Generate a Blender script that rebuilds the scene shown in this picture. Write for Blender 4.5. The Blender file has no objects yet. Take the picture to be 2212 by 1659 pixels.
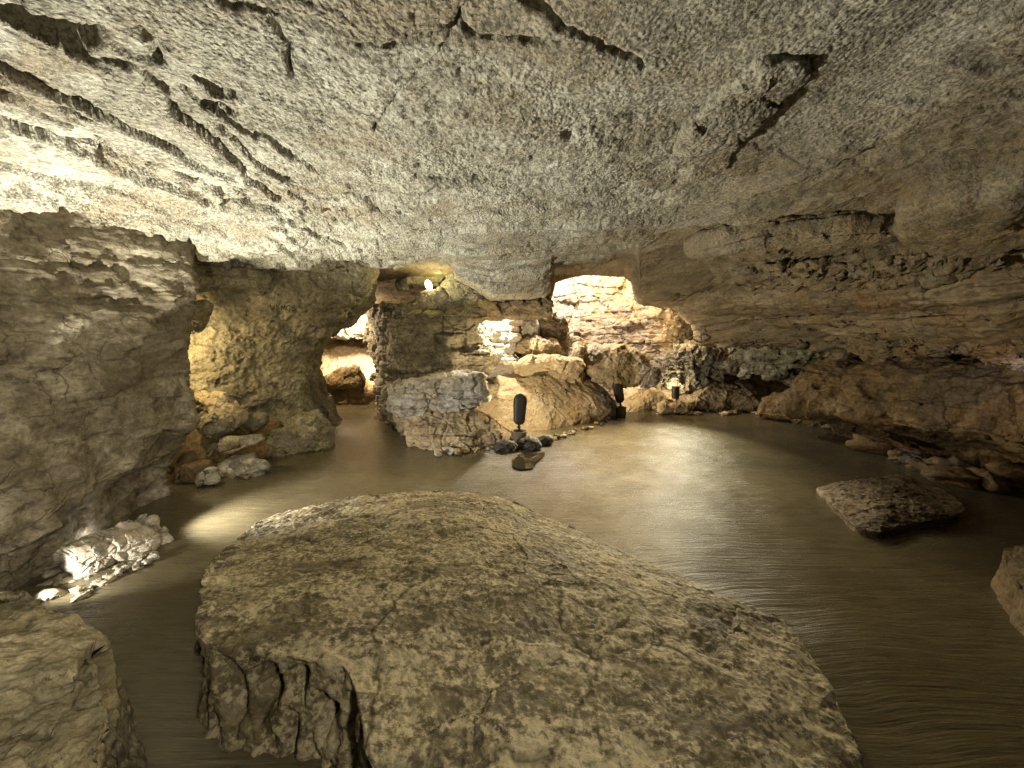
import bpy, math, random
import numpy as np
from mathutils import Vector, Matrix

rng = np.random.default_rng(7)
random.seed(7)
sc = bpy.context.scene
COL = sc.collection
F32 = np.float32

# ------------------------------------------------------------------ camera
FPX, CX, CY = 831.0, 1106.0, 829.5          # focal length and centre of a 2212x1659 sketch of the place
PITCH = math.radians(7.0)
CAMZ = 1.5
c7, s7 = math.cos(PITCH), math.sin(PITCH)
cam = bpy.data.cameras.new('camera')
cam.sensor_width = 36.0
cam.lens = FPX / 2212 * 36.0
cam.clip_end = 200
cam.clip_start = 0.05
co = bpy.data.objects.new('camera', cam)
COL.objects.link(co)
co.location = (0, 0, CAMZ)
co.rotation_euler = (math.radians(90) - PITCH, 0, 0)
sc.camera = co


def ray(px, py):
    v = (CY - py) / FPX
    return np.array([(px - CX) / FPX, c7 + v * s7, -s7 + v * c7])


def at(px, py, Y):
    d = ray(px, py)
    return np.array([0, 0, CAMZ]) + d * (Y / d[1])


def onz(px, py, z):
    d = ray(px, py)
    return np.array([0, 0, CAMZ]) + d * ((z - CAMZ) / d[2])


# ------------------------------------------------------------------ noise
N = 64
_g = rng.normal(size=(N ** 3, 3)).astype(F32)
_g /= np.linalg.norm(_g, axis=1, keepdims=True)
_j = rng.random((N ** 3, 3)).astype(F32)
_r = rng.normal(size=(N ** 3, 4)).astype(F32)


def _idx(ix, iy, iz):
    return ((ix & 63) << 12) | ((iy & 63) << 6) | (iz & 63)


def perlin(P):
    P = P.astype(F32)
    I = np.floor(P).astype(np.int32)
    f = P - I
    u = f * f * f * (f * (f * 6 - 15) + 10)
    out = 0
    for dx in (0, 1):
        wx = u[:, 0] if dx else 1 - u[:, 0]
        for dy in (0, 1):
            wy = u[:, 1] if dy else 1 - u[:, 1]
            for dz in (0, 1):
                wz = u[:, 2] if dz else 1 - u[:, 2]
                g = _g[_idx(I[:, 0] + dx, I[:, 1] + dy, I[:, 2] + dz)]
                out = out + wx * wy * wz * (g[:, 0] * (f[:, 0] - dx) + g[:, 1] * (f[:, 1] - dy) + g[:, 2] * (f[:, 2] - dz))
    return out * 1.6


def fbm(P, octv, gain=0.5, ridge=False):
    a, s = 1.0, 0
    Q = P.astype(F32)
    for k in range(octv):
        n = perlin(Q)
        if ridge:
            n = 1 - 2 * np.abs(n)
        s = s + a * n
        a *= gain
        Q = Q * 2.03 + 11.7
    return s


def worley(P):
    """distance to the nearest and second nearest cell point, its cell index and the offset"""
    P = P.astype(F32)
    I = np.floor(P).astype(np.int32)
    n = len(P)
    b1 = np.full(n, 9, F32)
    b2 = np.full(n, 9, F32)
    bi = np.zeros(n, np.int32)
    bo = np.zeros((n, 3), F32)
    for dx in (-1, 0, 1):
        for dy in (-1, 0, 1):
            for dz in (-1, 0, 1):
                c = I + np.array([dx, dy, dz], np.int32)
                k = _idx(c[:, 0], c[:, 1], c[:, 2])
                o = P - (c + _j[k])
                d = (o * o).sum(1)
                m = d < b1
                b2 = np.where(m, b1, np.minimum(b2, d))
                b1 = np.where(m, d, b1)
                bi = np.where(m, k, bi)
                bo[m] = o[m]
    return np.sqrt(b1), np.sqrt(b2), bi, bo


def sstep(a, b, x):
    t = np.clip((x - a) / (b - a), 0, 1)
    return t * t * (3 - 2 * t)


def disp(P, st, seed=0.0):
    """one displacement value per point for a rock style"""
    Q = P + seed
    d = np.zeros(len(P), F32)
    for f, a, o in st.get('fbm', ()):
        d += a * fbm(Q * f, o)
    for f, a, o in st.get('ridge', ()):
        d += a * (fbm(Q * f + 5.3, o, ridge=True) - .5)
    for f, a in st.get('facet', ()):
        W = Q + .12 / f * np.stack([perlin(Q * f * 2.1), perlin(Q * f * 2.1 + 9), perlin(Q * f * 2.1 + 19)], 1)
        f1, f2, k, o = worley(W * f)
        d += a * ((o * _r[k, :3]).sum(1) * .55 + _r[k, 3] * .32)
        if st.get('crack'):
            d -= st['crack'] * a * np.exp(-((f2 - f1) / .05) ** 2)
    if 'strata' in st:
        f, a, w = st['strata']
        tx, ty = st.get('dip', (0, 0))
        wv = (Q[:, 2] + tx * Q[:, 0] + ty * Q[:, 1]) * f + w * fbm(Q * .9, 3)
        i = np.floor(wv)
        t = wv - i
        sx = st.get('run', 1.3)

        def lay(i):
            L = np.stack([Q[:, 0] * sx, Q[:, 1] * sx, i * 7.31 + .5], 1)
            return perlin(L) + .35 * perlin(L * 3.1 + 4)
        e = sstep(.82, 1.0, t)
        d += a * (lay(i) * (1 - e) + lay(i + 1) * e)
        gr = np.exp(-(np.minimum(t, 1 - t) / .07) ** 2)
        d -= a * .55 * gr * (.5 + perlin(Q * 2.2 + 31))
    if 'pop' in st:
        for f, a in st['pop']:
            f1, f2, k, o = worley(Q * f)
            d += a * (.55 - f1) * (1 + .5 * _r[k, 3])
    if 'pit' in st:
        for f, a, th in st['pit']:
            n = fbm(Q * f, 2)
            d -= a * sstep(th, th + .35, n)
    return d


# ------------------------------------------------------------------ meshes
def normals(V, Q, T=None):
    n = np.zeros_like(V)
    fs = []
    if Q is not None and len(Q):
        fn = np.cross(V[Q[:, 2]] - V[Q[:, 0]], V[Q[:, 3]] - V[Q[:, 1]])
        fs += [(Q[:, k], fn) for k in range(4)]
    if T is not None and len(T):
        fn = np.cross(V[T[:, 1]] - V[T[:, 0]], V[T[:, 2]] - V[T[:, 0]])
        fs += [(T[:, k], fn) for k in range(3)]
    for idx, fn in fs:
        for c in range(3):
            n[:, c] += np.bincount(idx, fn[:, c], minlength=len(V))
    return n / (np.linalg.norm(n, axis=1, keepdims=True) + 1e-12)


def mk(name, V, Q, T=None, mat=None, smooth=True, origin=None, parent=None):
    V = np.asarray(V, np.float64)
    if origin is None:
        origin = np.array([(V[:, 0].min() + V[:, 0].max()) / 2, (V[:, 1].min() + V[:, 1].max()) / 2, V[:, 2].min()])
    origin = np.asarray(origin, float)
    me = bpy.data.meshes.new(name)
    Q = np.zeros((0, 4), int) if Q is None else np.asarray(Q)
    T = np.zeros((0, 3), int) if T is None else np.asarray(T)
    me.vertices.add(len(V))
    me.vertices.foreach_set('co', (V - origin).astype(F32).ravel())
    loops = np.concatenate([Q.ravel(), T.ravel()]).astype(np.int32)
    me.loops.add(len(loops))
    me.loops.foreach_set('vertex_index', loops)
    starts = np.concatenate([np.arange(len(Q)) * 4, len(Q) * 4 + np.arange(len(T)) * 3]).astype(np.int32)
    me.polygons.add(len(starts))
    me.polygons.foreach_set('loop_start', starts)
    me.update(calc_edges=True)
    me.validate()
    me.polygons.foreach_set('use_smooth', np.full(len(me.polygons), smooth))
    if mat:
        me.materials.append(mat)
    o = bpy.data.objects.new(name, me)
    COL.objects.link(o)
    o.location = origin
    if parent is not None:
        o.parent = parent
        o.location = origin - np.array(parent.location)
    return o


def tag(o, label=None, cat=None, group=None, kind=None):
    if label:
        o['label'] = label
    if cat:
        o['category'] = cat
    if group:
        o['group'] = group
    if kind:
        o['kind'] = kind
    return o


def gridfaces(nu, nv, closed=False):
    """nv rows of nu points; faces wind so that u x v is the normal"""
    i = np.arange(nu if closed else nu - 1)
    j = np.arange(nv - 1)
    I, J = np.meshgrid(i, j)
    I, J = I.ravel(), J.ravel()
    I2 = (I + 1) % nu
    return np.stack([J * nu + I, J * nu + I2, (J + 1) * nu + I2, (J + 1) * nu + I], 1)


def spline(pts, n, closed=False):
    """centripetal-ish Catmull-Rom through pts, resampled evenly to n points"""
    p = np.asarray(pts, float)
    m = len(p)
    if closed:
        ext = np.vstack([p[-1], p, p[0], p[1]])
        segs = m
    else:
        ext = np.vstack([2 * p[0] - p[1], p, 2 * p[-1] - p[-2]])
        segs = m - 1
    out = []
    t = np.linspace(0, 1, 24, endpoint=False)[:, None]
    for k in range(segs):
        a, b, c, d = ext[k], ext[k + 1], ext[k + 2], ext[k + 3]
        out.append(.5 * ((2 * b) + (c - a) * t * .8 + (2 * a - 5 * b + 4 * c - d) * t * t * .8 + (3 * b - a - 3 * c + d) * t ** 3 * .8
                         + .2 * 2 * (c - b) * (t - 0) + 0 * t))
    # blend of the spline and the straight segment keeps corners crisp
    out = []
    for k in range(segs):
        a, b, c, d = ext[k], ext[k + 1], ext[k + 2], ext[k + 3]
        cr = .5 * ((2 * b) + (c - a) * t + (2 * a - 5 * b + 4 * c - d) * t * t + (3 * b - a - 3 * c + d) * t ** 3)
        out.append(.6 * cr + .4 * (b + (c - b) * t))
    q = np.vstack(out)
    q = np.vstack([q, q[:1] if closed else p[-1:]])
    L = np.r_[0, np.cumsum(np.linalg.norm(np.diff(q[:, :2], axis=0), axis=1))]
    s = np.linspace(0, L[-1], n, endpoint=not closed)
    return np.stack([np.interp(s, L, q[:, c]) for c in range(q.shape[1])], 1)


def apply_disp(V, Q, T, styles, seed, mask=None):
    for st in styles:
        n = normals(V, Q, T)
        d = disp(V, st, seed)
        if mask is not None:
            d = d * mask
        V = V + n * d[:, None]
    return V


def rock(name, label, cat, outline, D, mat, style, T=.3, sx=0., sy=0., nt=260, nr=46, p=2.5, seed=0., group=None, back=1., kind=None, yref=None, xref=None, Dfun=None):
    """a solid rock: its outline, the distance of its middle plane (with slopes per sketch unit) and its thickness"""
    o = spline(outline, nt, True)
    area = np.sum(o[:, 0] * np.roll(o[:, 1], -1) - np.roll(o[:, 0], -1) * o[:, 1])
    if area > 0:
        o = o[::-1]
    c = o.mean(0)
    xr = c[0] if xref is None else xref
    yr = o[:, 1].max() if yref is None else yref
    Df = Dfun or (lambda x, y: D + (x - xr) * sx + (yr - y) * sy)
    B = np.array([at(x, y, Df(x, y)) for x, y in o])
    C = at(c[0], c[1], Df(*c))
    nrm = np.zeros(3)
    for k in range(nt):
        nrm += np.cross(B[k] - C, B[(k + 1) % nt] - C)
    nrm /= np.linalg.norm(nrm)
    if nrm @ (np.array([0, 0, CAMZ]) - C) < 0:
        nrm = -nrm
    s = np.sin(np.linspace(.02, 1, nr) * math.pi / 2)
    s = s * .75 + .25 * np.linspace(.02, 1, nr)
    rows, hs = [], []
    prof = lambda s: (1 - s ** p) ** (1 / p)
    for k in range(nr):                               # back side pole -> rim
        h = -T * back * prof(s[k])
        rows.append(C + (B - C) * s[k] + nrm * h)
    for k in range(nr - 2, -1, -1):                   # rim -> front pole
        h = T * prof(s[k])
        rows.append(C + (B - C) * s[k] + nrm * h)
    V = np.vstack(rows + [C[None] - nrm * T * back, C[None] + nrm * T])
    nv = len(rows)
    Q = gridfaces(nt, nv, True)
    i = np.arange(nt)
    Tr = np.vstack([np.stack([(i + 1) % nt, i, np.full(nt, len(V) - 2)], 1),
                    np.stack([(nv - 1) * nt + i, (nv - 1) * nt + (i + 1) % nt, np.full(nt, len(V) - 1)], 1)])
    n0 = normals(V, Q, Tr)
    if (n0 * (V - C)).sum() < 0:
        Q = Q[:, ::-1]
        Tr = Tr[:, ::-1]
    V = apply_disp(V, Q, Tr, style, seed)
    return tag(mk(name, V, Q, Tr, mat), label, cat, group, kind)


def slab(name, label, cat, pts, zc, mat, style, nt=500, nr=120, ns=30, top_p=2.0, flare=.05, seed=0., zb=-.06, group=None, sidefn=None, centre=None):
    """a low rock lying on the floor: pts are (sx, sy, z of the rim); the sides fall from the rim to below the floor"""
    B = np.array([np.r_[onz(a, b, z)] for a, b, z in pts])
    B = spline(B, nt, True)
    c = B.mean(0) if centre is None else np.r_[centre, 0]
    C = np.array([c[0], c[1], zc])
    if np.sum(B[:, 0] * np.roll(B[:, 1], -1) - np.roll(B[:, 0], -1) * B[:, 1]) < 0:
        B = B[::-1]
    out = np.roll(B, -1, 0) - np.roll(B, 1, 0)
    out = np.stack([out[:, 1], -out[:, 0], 0 * out[:, 0]], 1)
    out /= np.linalg.norm(out, axis=1, keepdims=True) + 1e-9
    for _ in range(12):
        out = (out + np.roll(out, 1, 0) + np.roll(out, -1, 0)) / 3
    rows = []
    u = np.linspace(0, 1, ns)
    for k in range(ns):                                # foot -> rim
        f = u[k]
        z = zb + (B[:, 2] - zb) * f
        w = flare * (1 - f) - .02 * math.sin(f * math.pi)
        row = B + out * w
        row[:, 2] = z
        rows.append(row)
    s = 1 - np.linspace(0, 1, nr, endpoint=False)[1:] ** 1.15
    for sk in s:                                       # rim -> middle
        r = C + (B - C) * sk
        r[:, 2] = B[:, 2] + (zc - B[:, 2]) * (1 - sk ** top_p)
        rows.append(r)
    V = np.vstack(rows + [C[None]])
    nv = len(rows)
    Q = gridfaces(nt, nv, True)
    i = np.arange(nt)
    Tr = np.stack([(nv - 1) * nt + i, (nv - 1) * nt + (i + 1) % nt, np.full(nt, len(V) - 1)], 1)
    if sidefn is not None:
        V = sidefn(V, out, nt, ns)
    V = apply_disp(V, Q, Tr, style, seed)
    return tag(mk(name, V, Q, Tr, mat), label, cat, group)


def loft(name, label, cat, levels, mat, style, nt, nz, seed=0., closed=True, kind=None, mask=None, group=None):
    """a rock body through plan outlines at several heights: levels = [(z, [(x, y) ...])]"""
    L = [(z, spline(p, nt, closed)) for z, p in levels]
    zs = np.array([z for z, _ in L])
    A = np.array([p for _, p in L])
    zz = np.linspace(zs[0], zs[-1], nz)
    rows = []
    for z in zz:
        k = min(np.searchsorted(zs, z, side='right') - 1, len(zs) - 2)
        t = (z - zs[k]) / (zs[k + 1] - zs[k])
        t = t * t * (3 - 2 * t) * .5 + t * .5
        p = A[k] * (1 - t) + A[k + 1] * t
        rows.append(np.c_[p, np.full(nt, z)])
    V = np.vstack(rows)
    Q = gridfaces(nt, nz, closed)
    T = None
    if closed:
        a = A[0]
        if np.sum(a[:, 0] * np.roll(a[:, 1], -1) - np.roll(a[:, 0], -1) * a[:, 1]) < 0:
            Q = Q[:, ::-1]
    V = apply_disp(V, Q, None, style, seed)
    if closed:
        ctop = V[-nt:].mean(0)
        V = np.vstack([V, ctop])
        i = np.arange(nt)
        T = np.stack([(nz - 1) * nt + i, (nz - 1) * nt + (i + 1) % nt, np.full(nt, len(V) - 1)], 1)
    return tag(mk(name, V, Q, T, mat), label, cat, group, kind)


# ------------------------------------------------------------------ materials
def nodes(name):
    m = bpy.data.materials.new(name)
    m.use_nodes = True
    nt = m.node_tree
    return m, nt, nt.nodes['Principled BSDF']


def noise(nt, co, scale, detail=6, rough=.6, dist=0., sclv=None):
    src = co
    if sclv:
        mp = nt.nodes.new('ShaderNodeMapping')
        mp.inputs['Scale'].default_value = sclv
        nt.links.new(co, mp.inputs['Vector'])
        src = mp.outputs['Vector']
    n = nt.nodes.new('ShaderNodeTexNoise')
    n.inputs['Scale'].default_value = scale
    n.inputs['Detail'].default_value = detail
    n.inputs['Roughness'].default_value = rough
    n.inputs['Distortion'].default_value = dist
    nt.links.new(src, n.inputs['Vector'])
    return n.outputs['Fac']


def ramp(nt, fac, stops):
    r = nt.nodes.new('ShaderNodeValToRGB')
    e = r.color_ramp.elements
    while len(e) < len(stops):
        e.new(.5)
    for k, (p, c) in enumerate(stops):
        e[k].position = p
        e[k].color = (*c, 1) if len(c) == 3 else c
    nt.links.new(fac, r.inputs['Fac'])
    return r.outputs['Color']


def mixc(nt, a, b, fac, mode='MIX'):
    m = nt.nodes.new('ShaderNodeMix')
    m.data_type = 'RGBA'
    m.blend_type = mode
    for s, v in ((m.inputs['Factor'], fac), (m.inputs[6], a), (m.inputs[7], b)):
        if isinstance(v, (int, float)):
            s.default_value = v
        elif isinstance(v, tuple):
            s.default_value = (*v, 1)
        else:
            nt.links.new(v, s)
    return m.outputs[2]


def mth(nt, op, a, b=None, c=None):
    m = nt.nodes.new('ShaderNodeMath')
    m.operation = op
    for k, v in enumerate((a, b, c)):
        if v is None:
            continue
        if isinstance(v, (int, float)):
            m.inputs[k].default_value = v
        else:
            nt.links.new(v, m.inputs[k])
    return m.outputs[0]


def rockmat(name, dark, mid, light, stain=None, scale=3.0, grain=40., bump=.6, bdist=.02, rough=.8, spec=.25, speck=.5, aniso=None, speckc=None,
            th=(.44, .56), rough2=None, crack=3.5, crackf=.55, patch=None, pop=None, blendx=None):
    """layered rock: broad tone, stains, crust or speckle, hairline cracks and a rough relief"""
    m, nt, b = nodes(name)
    tc = nt.nodes.new('ShaderNodeTexCoord')
    geo = nt.nodes.new('ShaderNodeNewGeometry')
    co_ = geo.outputs['Position']
    big = noise(nt, co_, scale, 6, .65, .7, aniso)
    col = ramp(nt, big, [(.34, dark), (.5, mid), (.64, light)])
    if stain:
        s2 = noise(nt, co_, scale * .55, 5, .65, 1.2)
        col = mixc(nt, col, stain, ramp(nt, s2, [(.5, (0, 0, 0)), (.62, (1, 1, 1))]))
    if blendx:
        x0, x1, c2 = blendx
        sp = nt.nodes.new('ShaderNodeSeparateXYZ')
        nt.links.new(co_, sp.inputs[0])
        wob = mth(nt, 'MULTIPLY_ADD', noise(nt, co_, 1.3, 6, .65, .5), 2.2, -1.1)
        f = nt.nodes.new('ShaderNodeMapRange')
        f.inputs['From Min'].default_value = x0
        f.inputs['From Max'].default_value = x1
        nt.links.new(mth(nt, 'ADD', mth(nt, 'MULTIPLY_ADD', sp.outputs[1], .26, sp.outputs[0]), wob), f.inputs['Value'])
        f_blend = f.outputs[0]
        c2b = ramp(nt, noise(nt, co_, scale * 1.4, 7, .65, .5, (1, .6, 2.4)), [(.35, tuple(v * .6 for v in c2)), (.5, c2), (.65, tuple(v * 1.45 for v in c2))])
        col = mixc(nt, col, c2b, f.outputs[0])
    mid_n = noise(nt, co_, grain * .33, 5, .72, .3, aniso)
    col = mixc(nt, col, tuple(v * .42 for v in mid), ramp(nt, mid_n, [(.36, (.85, .85, .85)), (.5, (0, 0, 0))]))
    g = noise(nt, co_, grain, 4, .7)
    if patch:
        pc, pscale, gain = patch
        pn = noise(nt, co_, pscale, 5, .6, .8, aniso)
        fac = mth(nt, 'MULTIPLY_ADD', mth(nt, 'SUBTRACT', pn, .5), gain, mth(nt, 'MULTIPLY_ADD', g, .62, mth(nt, 'MULTIPLY', mid_n, .38)))
        col = mixc(nt, col, pc, ramp(nt, fac, [(.47, (0, 0, 0)), (.57, (.85, .85, .85))]))
    f = mth(nt, 'MULTIPLY', ramp(nt, g, [(th[0], (1, 1, 1)), (th[1], (0, 0, 0))]), mth(nt, 'MULTIPLY', ramp(nt, big, [(.3, (1, 1, 1)), (.72, (.35, .35, .35))]), speck))
    col = mixc(nt, col, speckc or tuple(v * .35 for v in dark), f)
    h = mth(nt, 'MULTIPLY_ADD', mid_n, 1.3, mth(nt, 'MULTIPLY', noise(nt, co_, grain * 1.25, 4, .7), .55))
    if pop:
        vo = nt.nodes.new('ShaderNodeTexVoronoi')
        vo.feature = 'SMOOTH_F1'
        vo.inputs['Scale'].default_value = pop
        vo.inputs['Smoothness'].default_value = .4
        vo.inputs['Randomness'].default_value = 1
        nt.links.new(co_, vo.inputs['Vector'])
        pw = mth(nt, 'MULTIPLY', vo.outputs['Distance'], mth(nt, 'MULTIPLY_ADD', f_blend, .75, -.9) if blendx else -.9)
        h = mth(nt, 'MULTIPLY_ADD', pw, ramp(nt, noise(nt, co_, .9, 5, .65, .6), [(.36, (.15, .15, .15)), (.56, (1, 1, 1))]), h)
    if crack:
        ds = nt.nodes.new('ShaderNodeTexNoise')
        ds.inputs['Scale'].default_value = crack * 1.3
        ds.inputs['Detail'].default_value = 5
        nt.links.new(co_, ds.inputs['Vector'])
        vm = nt.nodes.new('ShaderNodeVectorMath')
        vm.operation = 'MULTIPLY_ADD'
        vm.inputs[1].default_value = (.5 / crack * 2.2,) * 3
        nt.links.new(ds.outputs['Color'], vm.inputs[0])
        nt.links.new(co_, vm.inputs[2])
        ve = nt.nodes.new('ShaderNodeTexVoronoi')
        ve.feature = 'DISTANCE_TO_EDGE'
        ve.inputs['Scale'].default_value = crack
        nt.links.new(vm.outputs[0], ve.inputs['Vector'])
        gate = ramp(nt, noise(nt, co_, crack * .6, 4, .6), [(.46, (0, 0, 0)), (.6, (1, 1, 1))])
        cr = mth(nt, 'MULTIPLY', ramp(nt, ve.outputs['Distance'], [(.0, (1, 1, 1)), (.028, (0, 0, 0))]), gate)
        col = mixc(nt, col, tuple(v * .3 for v in dark), mth(nt, 'MULTIPLY', cr, crackf))
        h = mth(nt, 'MULTIPLY_ADD', cr, -.8, h)
    nt.links.new(col, b.inputs['Base Color'])
    b.inputs['Roughness'].default_value = rough
    b.inputs['Specular IOR Level'].default_value = spec
    if rough2 is not None:
        mr = nt.nodes.new('ShaderNodeMapRange')
        mr.inputs['From Min'].default_value = .35
        mr.inputs['From Max'].default_value = .65
        mr.inputs['To Min'].default_value = rough2
        mr.inputs['To Max'].default_value = rough
        nt.links.new(big, mr.inputs['Value'])
        nt.links.new(mr.outputs[0], b.inputs['Roughness'])
    bp = nt.nodes.new('ShaderNodeBump')
    bp.inputs['Strength'].default_value = bump
    bp.inputs['Distance'].default_value = bdist
    nt.links.new(h, bp.inputs['Height'])
    nt.links.new(bp.outputs['Normal'], b.inputs['Normal'])
    return m


M = {}
M['crust'] = rockmat('crusted_limestone', (.30, .28, .21), (.44, .42, .34), (.56, .545, .455), stain=(.36, .31, .22), scale=2.2, grain=62, bump=.8, bdist=.02, speck=.85, speckc=(.075, .06, .04), th=(.45, .52), pop=70, crack=1.1, crackf=.5, blendx=(1.0, 2.6, (.18, .13, .064)))
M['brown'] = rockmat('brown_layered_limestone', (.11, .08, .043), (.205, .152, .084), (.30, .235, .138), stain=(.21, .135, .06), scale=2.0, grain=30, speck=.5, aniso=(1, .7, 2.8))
M['ochre'] = rockmat('ochre_clay_rock', (.11, .068, .024), (.20, .128, .048), (.29, .20, .088), stain=(.135, .10, .05), scale=3.0, grain=34, speck=.55)
M['grey'] = rockmat('grey_brown_limestone', (.15, .125, .085), (.26, .22, .155), (.42, .38, .285), stain=(.15, .12, .075), scale=1.9, grain=34, speck=.5, aniso=(1, 1, 1.9))
M['gold'] = rockmat('pitted_tan_limestone', (.19, .16, .095), (.31, .265, .165), (.43, .375, .25), stain=(.16, .14, .09), scale=2.2, grain=38, speck=.6, bdist=.024)
M['tan'] = rockmat('tan_clay_boulder', (.30, .22, .12), (.43, .335, .19), (.54, .445, .28), stain=(.34, .275, .18), scale=3.0, grain=38, speck=.4)
M['pale'] = rockmat('pale_limestone', (.36, .32, .25), (.50, .46, .38), (.62, .58, .50), stain=(.42, .34, .23), scale=3.0, grain=34, speck=.45, aniso=(1, 1, 2.2), crack=4.5, crackf=.7)
M['slab'] = rockmat('worn_damp_slab', (.115, .094, .052), (.165, .136, .077), (.23, .19, .113), stain=(.125, .105, .07), scale=3.2, grain=42, speck=.45, aniso=(.75, 1.7, 1), rough=.78, spec=.2, rough2=.58, patch=((.40, .345, .22), 3.0, .75), crack=1.5, crackf=.8, bump=.5)
M['alcove'] = rockmat('layered_alcove_limestone', (.27, .215, .14), (.42, .345, .235), (.56, .485, .36), stain=(.42, .33, .22), scale=2.6, grain=34, speck=.5, aniso=(1, 1, 1.6), crack=4.5, crackf=.7)
M['green'] = rockmat('yellowish_grey_rock', (.15, .135, .095), (.26, .235, .165), (.40, .375, .275), stain=(.13, .10, .06), scale=3.2, grain=34, speck=.55)  # yellowish grey with brown stains
M['wet'] = rockmat('polished_wet_stone', (.30, .27, .2), (.42, .38, .30), (.52, .48, .4), scale=3, grain=30, speck=.25, rough=.28, spec=.6, bump=.3)
M['dark'] = rockmat('dark_wet_rock', (.035, .03, .022), (.07, .058, .04), (.12, .10, .07), scale=4, grain=34, speck=.4, rough=.55, spec=.4)


def floor_mat():
    m, nt, b = nodes('brushed_wet_concrete')
    tc = nt.nodes.new('ShaderNodeTexCoord')
    co_ = tc.outputs['Object']
    big = noise(nt, co_, .8, 6, .6, .8)
    col = ramp(nt, big, [(.3, (.075, .062, .032)), (.55, (.11, .091, .049)), (.75, (.15, .126, .07))])
    fine = noise(nt, co_, 14, 6, .7, 0, (.35, 2.2, 1))
    col = mixc(nt, col, (.05, .038, .022), ramp(nt, fine, [(.36, (.5, .5, .5)), (.56, (0, 0, 0))]))
    nt.links.new(col, b.inputs['Base Color'])
    mr = nt.nodes.new('ShaderNodeMapRange')
    mr.inputs['From Min'].default_value = .3
    mr.inputs['From Max'].default_value = .7
    mr.inputs['To Min'].default_value = .16
    mr.inputs['To Max'].default_value = .27
    nt.links.new(noise(nt, co_, 2.3, 6, .65, .5), mr.inputs['Value'])
    nt.links.new(mr.outputs[0], b.inputs['Roughness'])
    b.inputs['Specular IOR Level'].default_value = .8
    # broom strokes: long ridges across the path that bend a little
    wp = nt.nodes.new('ShaderNodeTexNoise')
    wp.inputs['Scale'].default_value = .7
    wp.inputs['Detail'].default_value = 2
    nt.links.new(co_, wp.inputs['Vector'])
    add = nt.nodes.new('ShaderNodeVectorMath')
    add.operation = 'MULTIPLY_ADD'
    add.inputs[1].default_value = (.35, .35, 0)
    nt.links.new(wp.outputs['Color'], add.inputs[0])
    nt.links.new(co_, add.inputs[2])
    st = noise(nt, add.outputs[0], 11, 5, .66, .1, (.2, 4.2, 1))
    gr = noise(nt, co_, 38, 3, .6, 0, (.5, 1.6, 1))
    b1 = nt.nodes.new('ShaderNodeBump')
    b1.inputs['Strength'].default_value = .38
    b1.inputs['Distance'].default_value = .022
    nt.links.new(st, b1.inputs['Height'])
    b2 = nt.nodes.new('ShaderNodeBump')
    b2.inputs['Strength'].default_value = .2
    b2.inputs['Distance'].default_value = .006
    nt.links.new(gr, b2.inputs['Height'])
    nt.links.new(b1.outputs['Normal'], b2.inputs['Normal'])
    nt.links.new(b2.outputs['Normal'], b.inputs['Normal'])
    return m


M['floor'] = floor_mat()


def plain(name, col, rough=.5, metal=0., grain=60, bump=.15):
    m, nt, b = nodes(name)
    tc = nt.nodes.new('ShaderNodeTexCoord')
    n = noise(nt, tc.outputs['Object'], grain, 5)
    nt.links.new(ramp(nt, n, [(.3, tuple(v * .7 for v in col)), (.7, tuple(min(1, v * 1.25) for v in col))]), b.inputs['Base Color'])
    b.inputs['Roughness'].default_value = rough
    b.inputs['Metallic'].default_value = metal
    bp = nt.nodes.new('ShaderNodeBump')
    bp.inputs['Strength'].default_value = bump
    bp.inputs['Distance'].default_value = .003
    nt.links.new(n, bp.inputs['Height'])
    nt.links.new(bp.outputs['Normal'], b.inputs['Normal'])
    return m


M['bronze'] = plain('dark_bronze_paint', (.035, .03, .02), .5, .2)
M['cement'] = plain('grey_cement', (.16, .13, .085), .85, 0, 40, .5)
M['rubber'] = plain('black_cable', (.02, .018, .014), .6)
M['carved'] = plain('carved_dark_line', (.035, .025, .015), .9)


def emit_mat(name, col, s):
    m, nt, b = nodes(name)
    b.inputs['Base Color'].default_value = (*col, 1)
    b.inputs['Emission Color'].default_value = (*col, 1)
    b.inputs['Emission Strength'].default_value = s
    return m


M['bulb'] = emit_mat('glowing_bulb_glass', (1, .93, .7), 30)
M['lens'] = emit_mat('lit_lamp_glass', (1, .8, .5), 8)


def water():
    m, nt, b = nodes('puddle_water')
    b.inputs['Base Color'].default_value = (.03, .024, .015, 1)
    b.inputs['Roughness'].default_value = .04
    b.inputs['Specular IOR Level'].default_value = .6
    return m


M['water'] = water()

# ------------------------------------------------------------------ rock styles
S_CRUST = [dict(fbm=[(.55, .05, 3), (2.6, .020, 3)]),
           dict(pop=[(24, .012), (50, .010)], fbm=[(10, .008, 3), (40, .005, 2)], pit=[(6, .022, .62)])]
S_STRATA = [dict(fbm=[(.8, .09, 3)], strata=(6.0, .085, .55)),
            dict(strata=(17, .022, .8), run=2.2, fbm=[(7, .014, 4)], ridge=[(11, .007, 3)])]
S_WALL = [dict(fbm=[(.9, .10, 3)], strata=(2.8, .035, .5)),
          dict(facet=[(4.5, .035)], fbm=[(5, .026, 4)], strata=(9, .008, .9), run=2.),
          dict(fbm=[(24, .005, 3)], ridge=[(14, .005, 2)])]
S_PILLAR = [dict(fbm=[(.9, .09, 3)], strata=(2.6, .04, .5)),
            dict(fbm=[(5, .028, 4)], ridge=[(8, .012, 3)], pit=[(6, .03, .35)]),
            dict(pop=[(24, .010)], fbm=[(26, .005, 3)])]
S_BLOCK = [dict(fbm=[(1.2, .06, 3)], strata=(6.5, .10, .25), facet=[(3.0, .05)], crack=.5),
           dict(facet=[(9, .014)], strata=(20, .016, .5), run=3., fbm=[(9, .012, 3)])]
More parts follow.
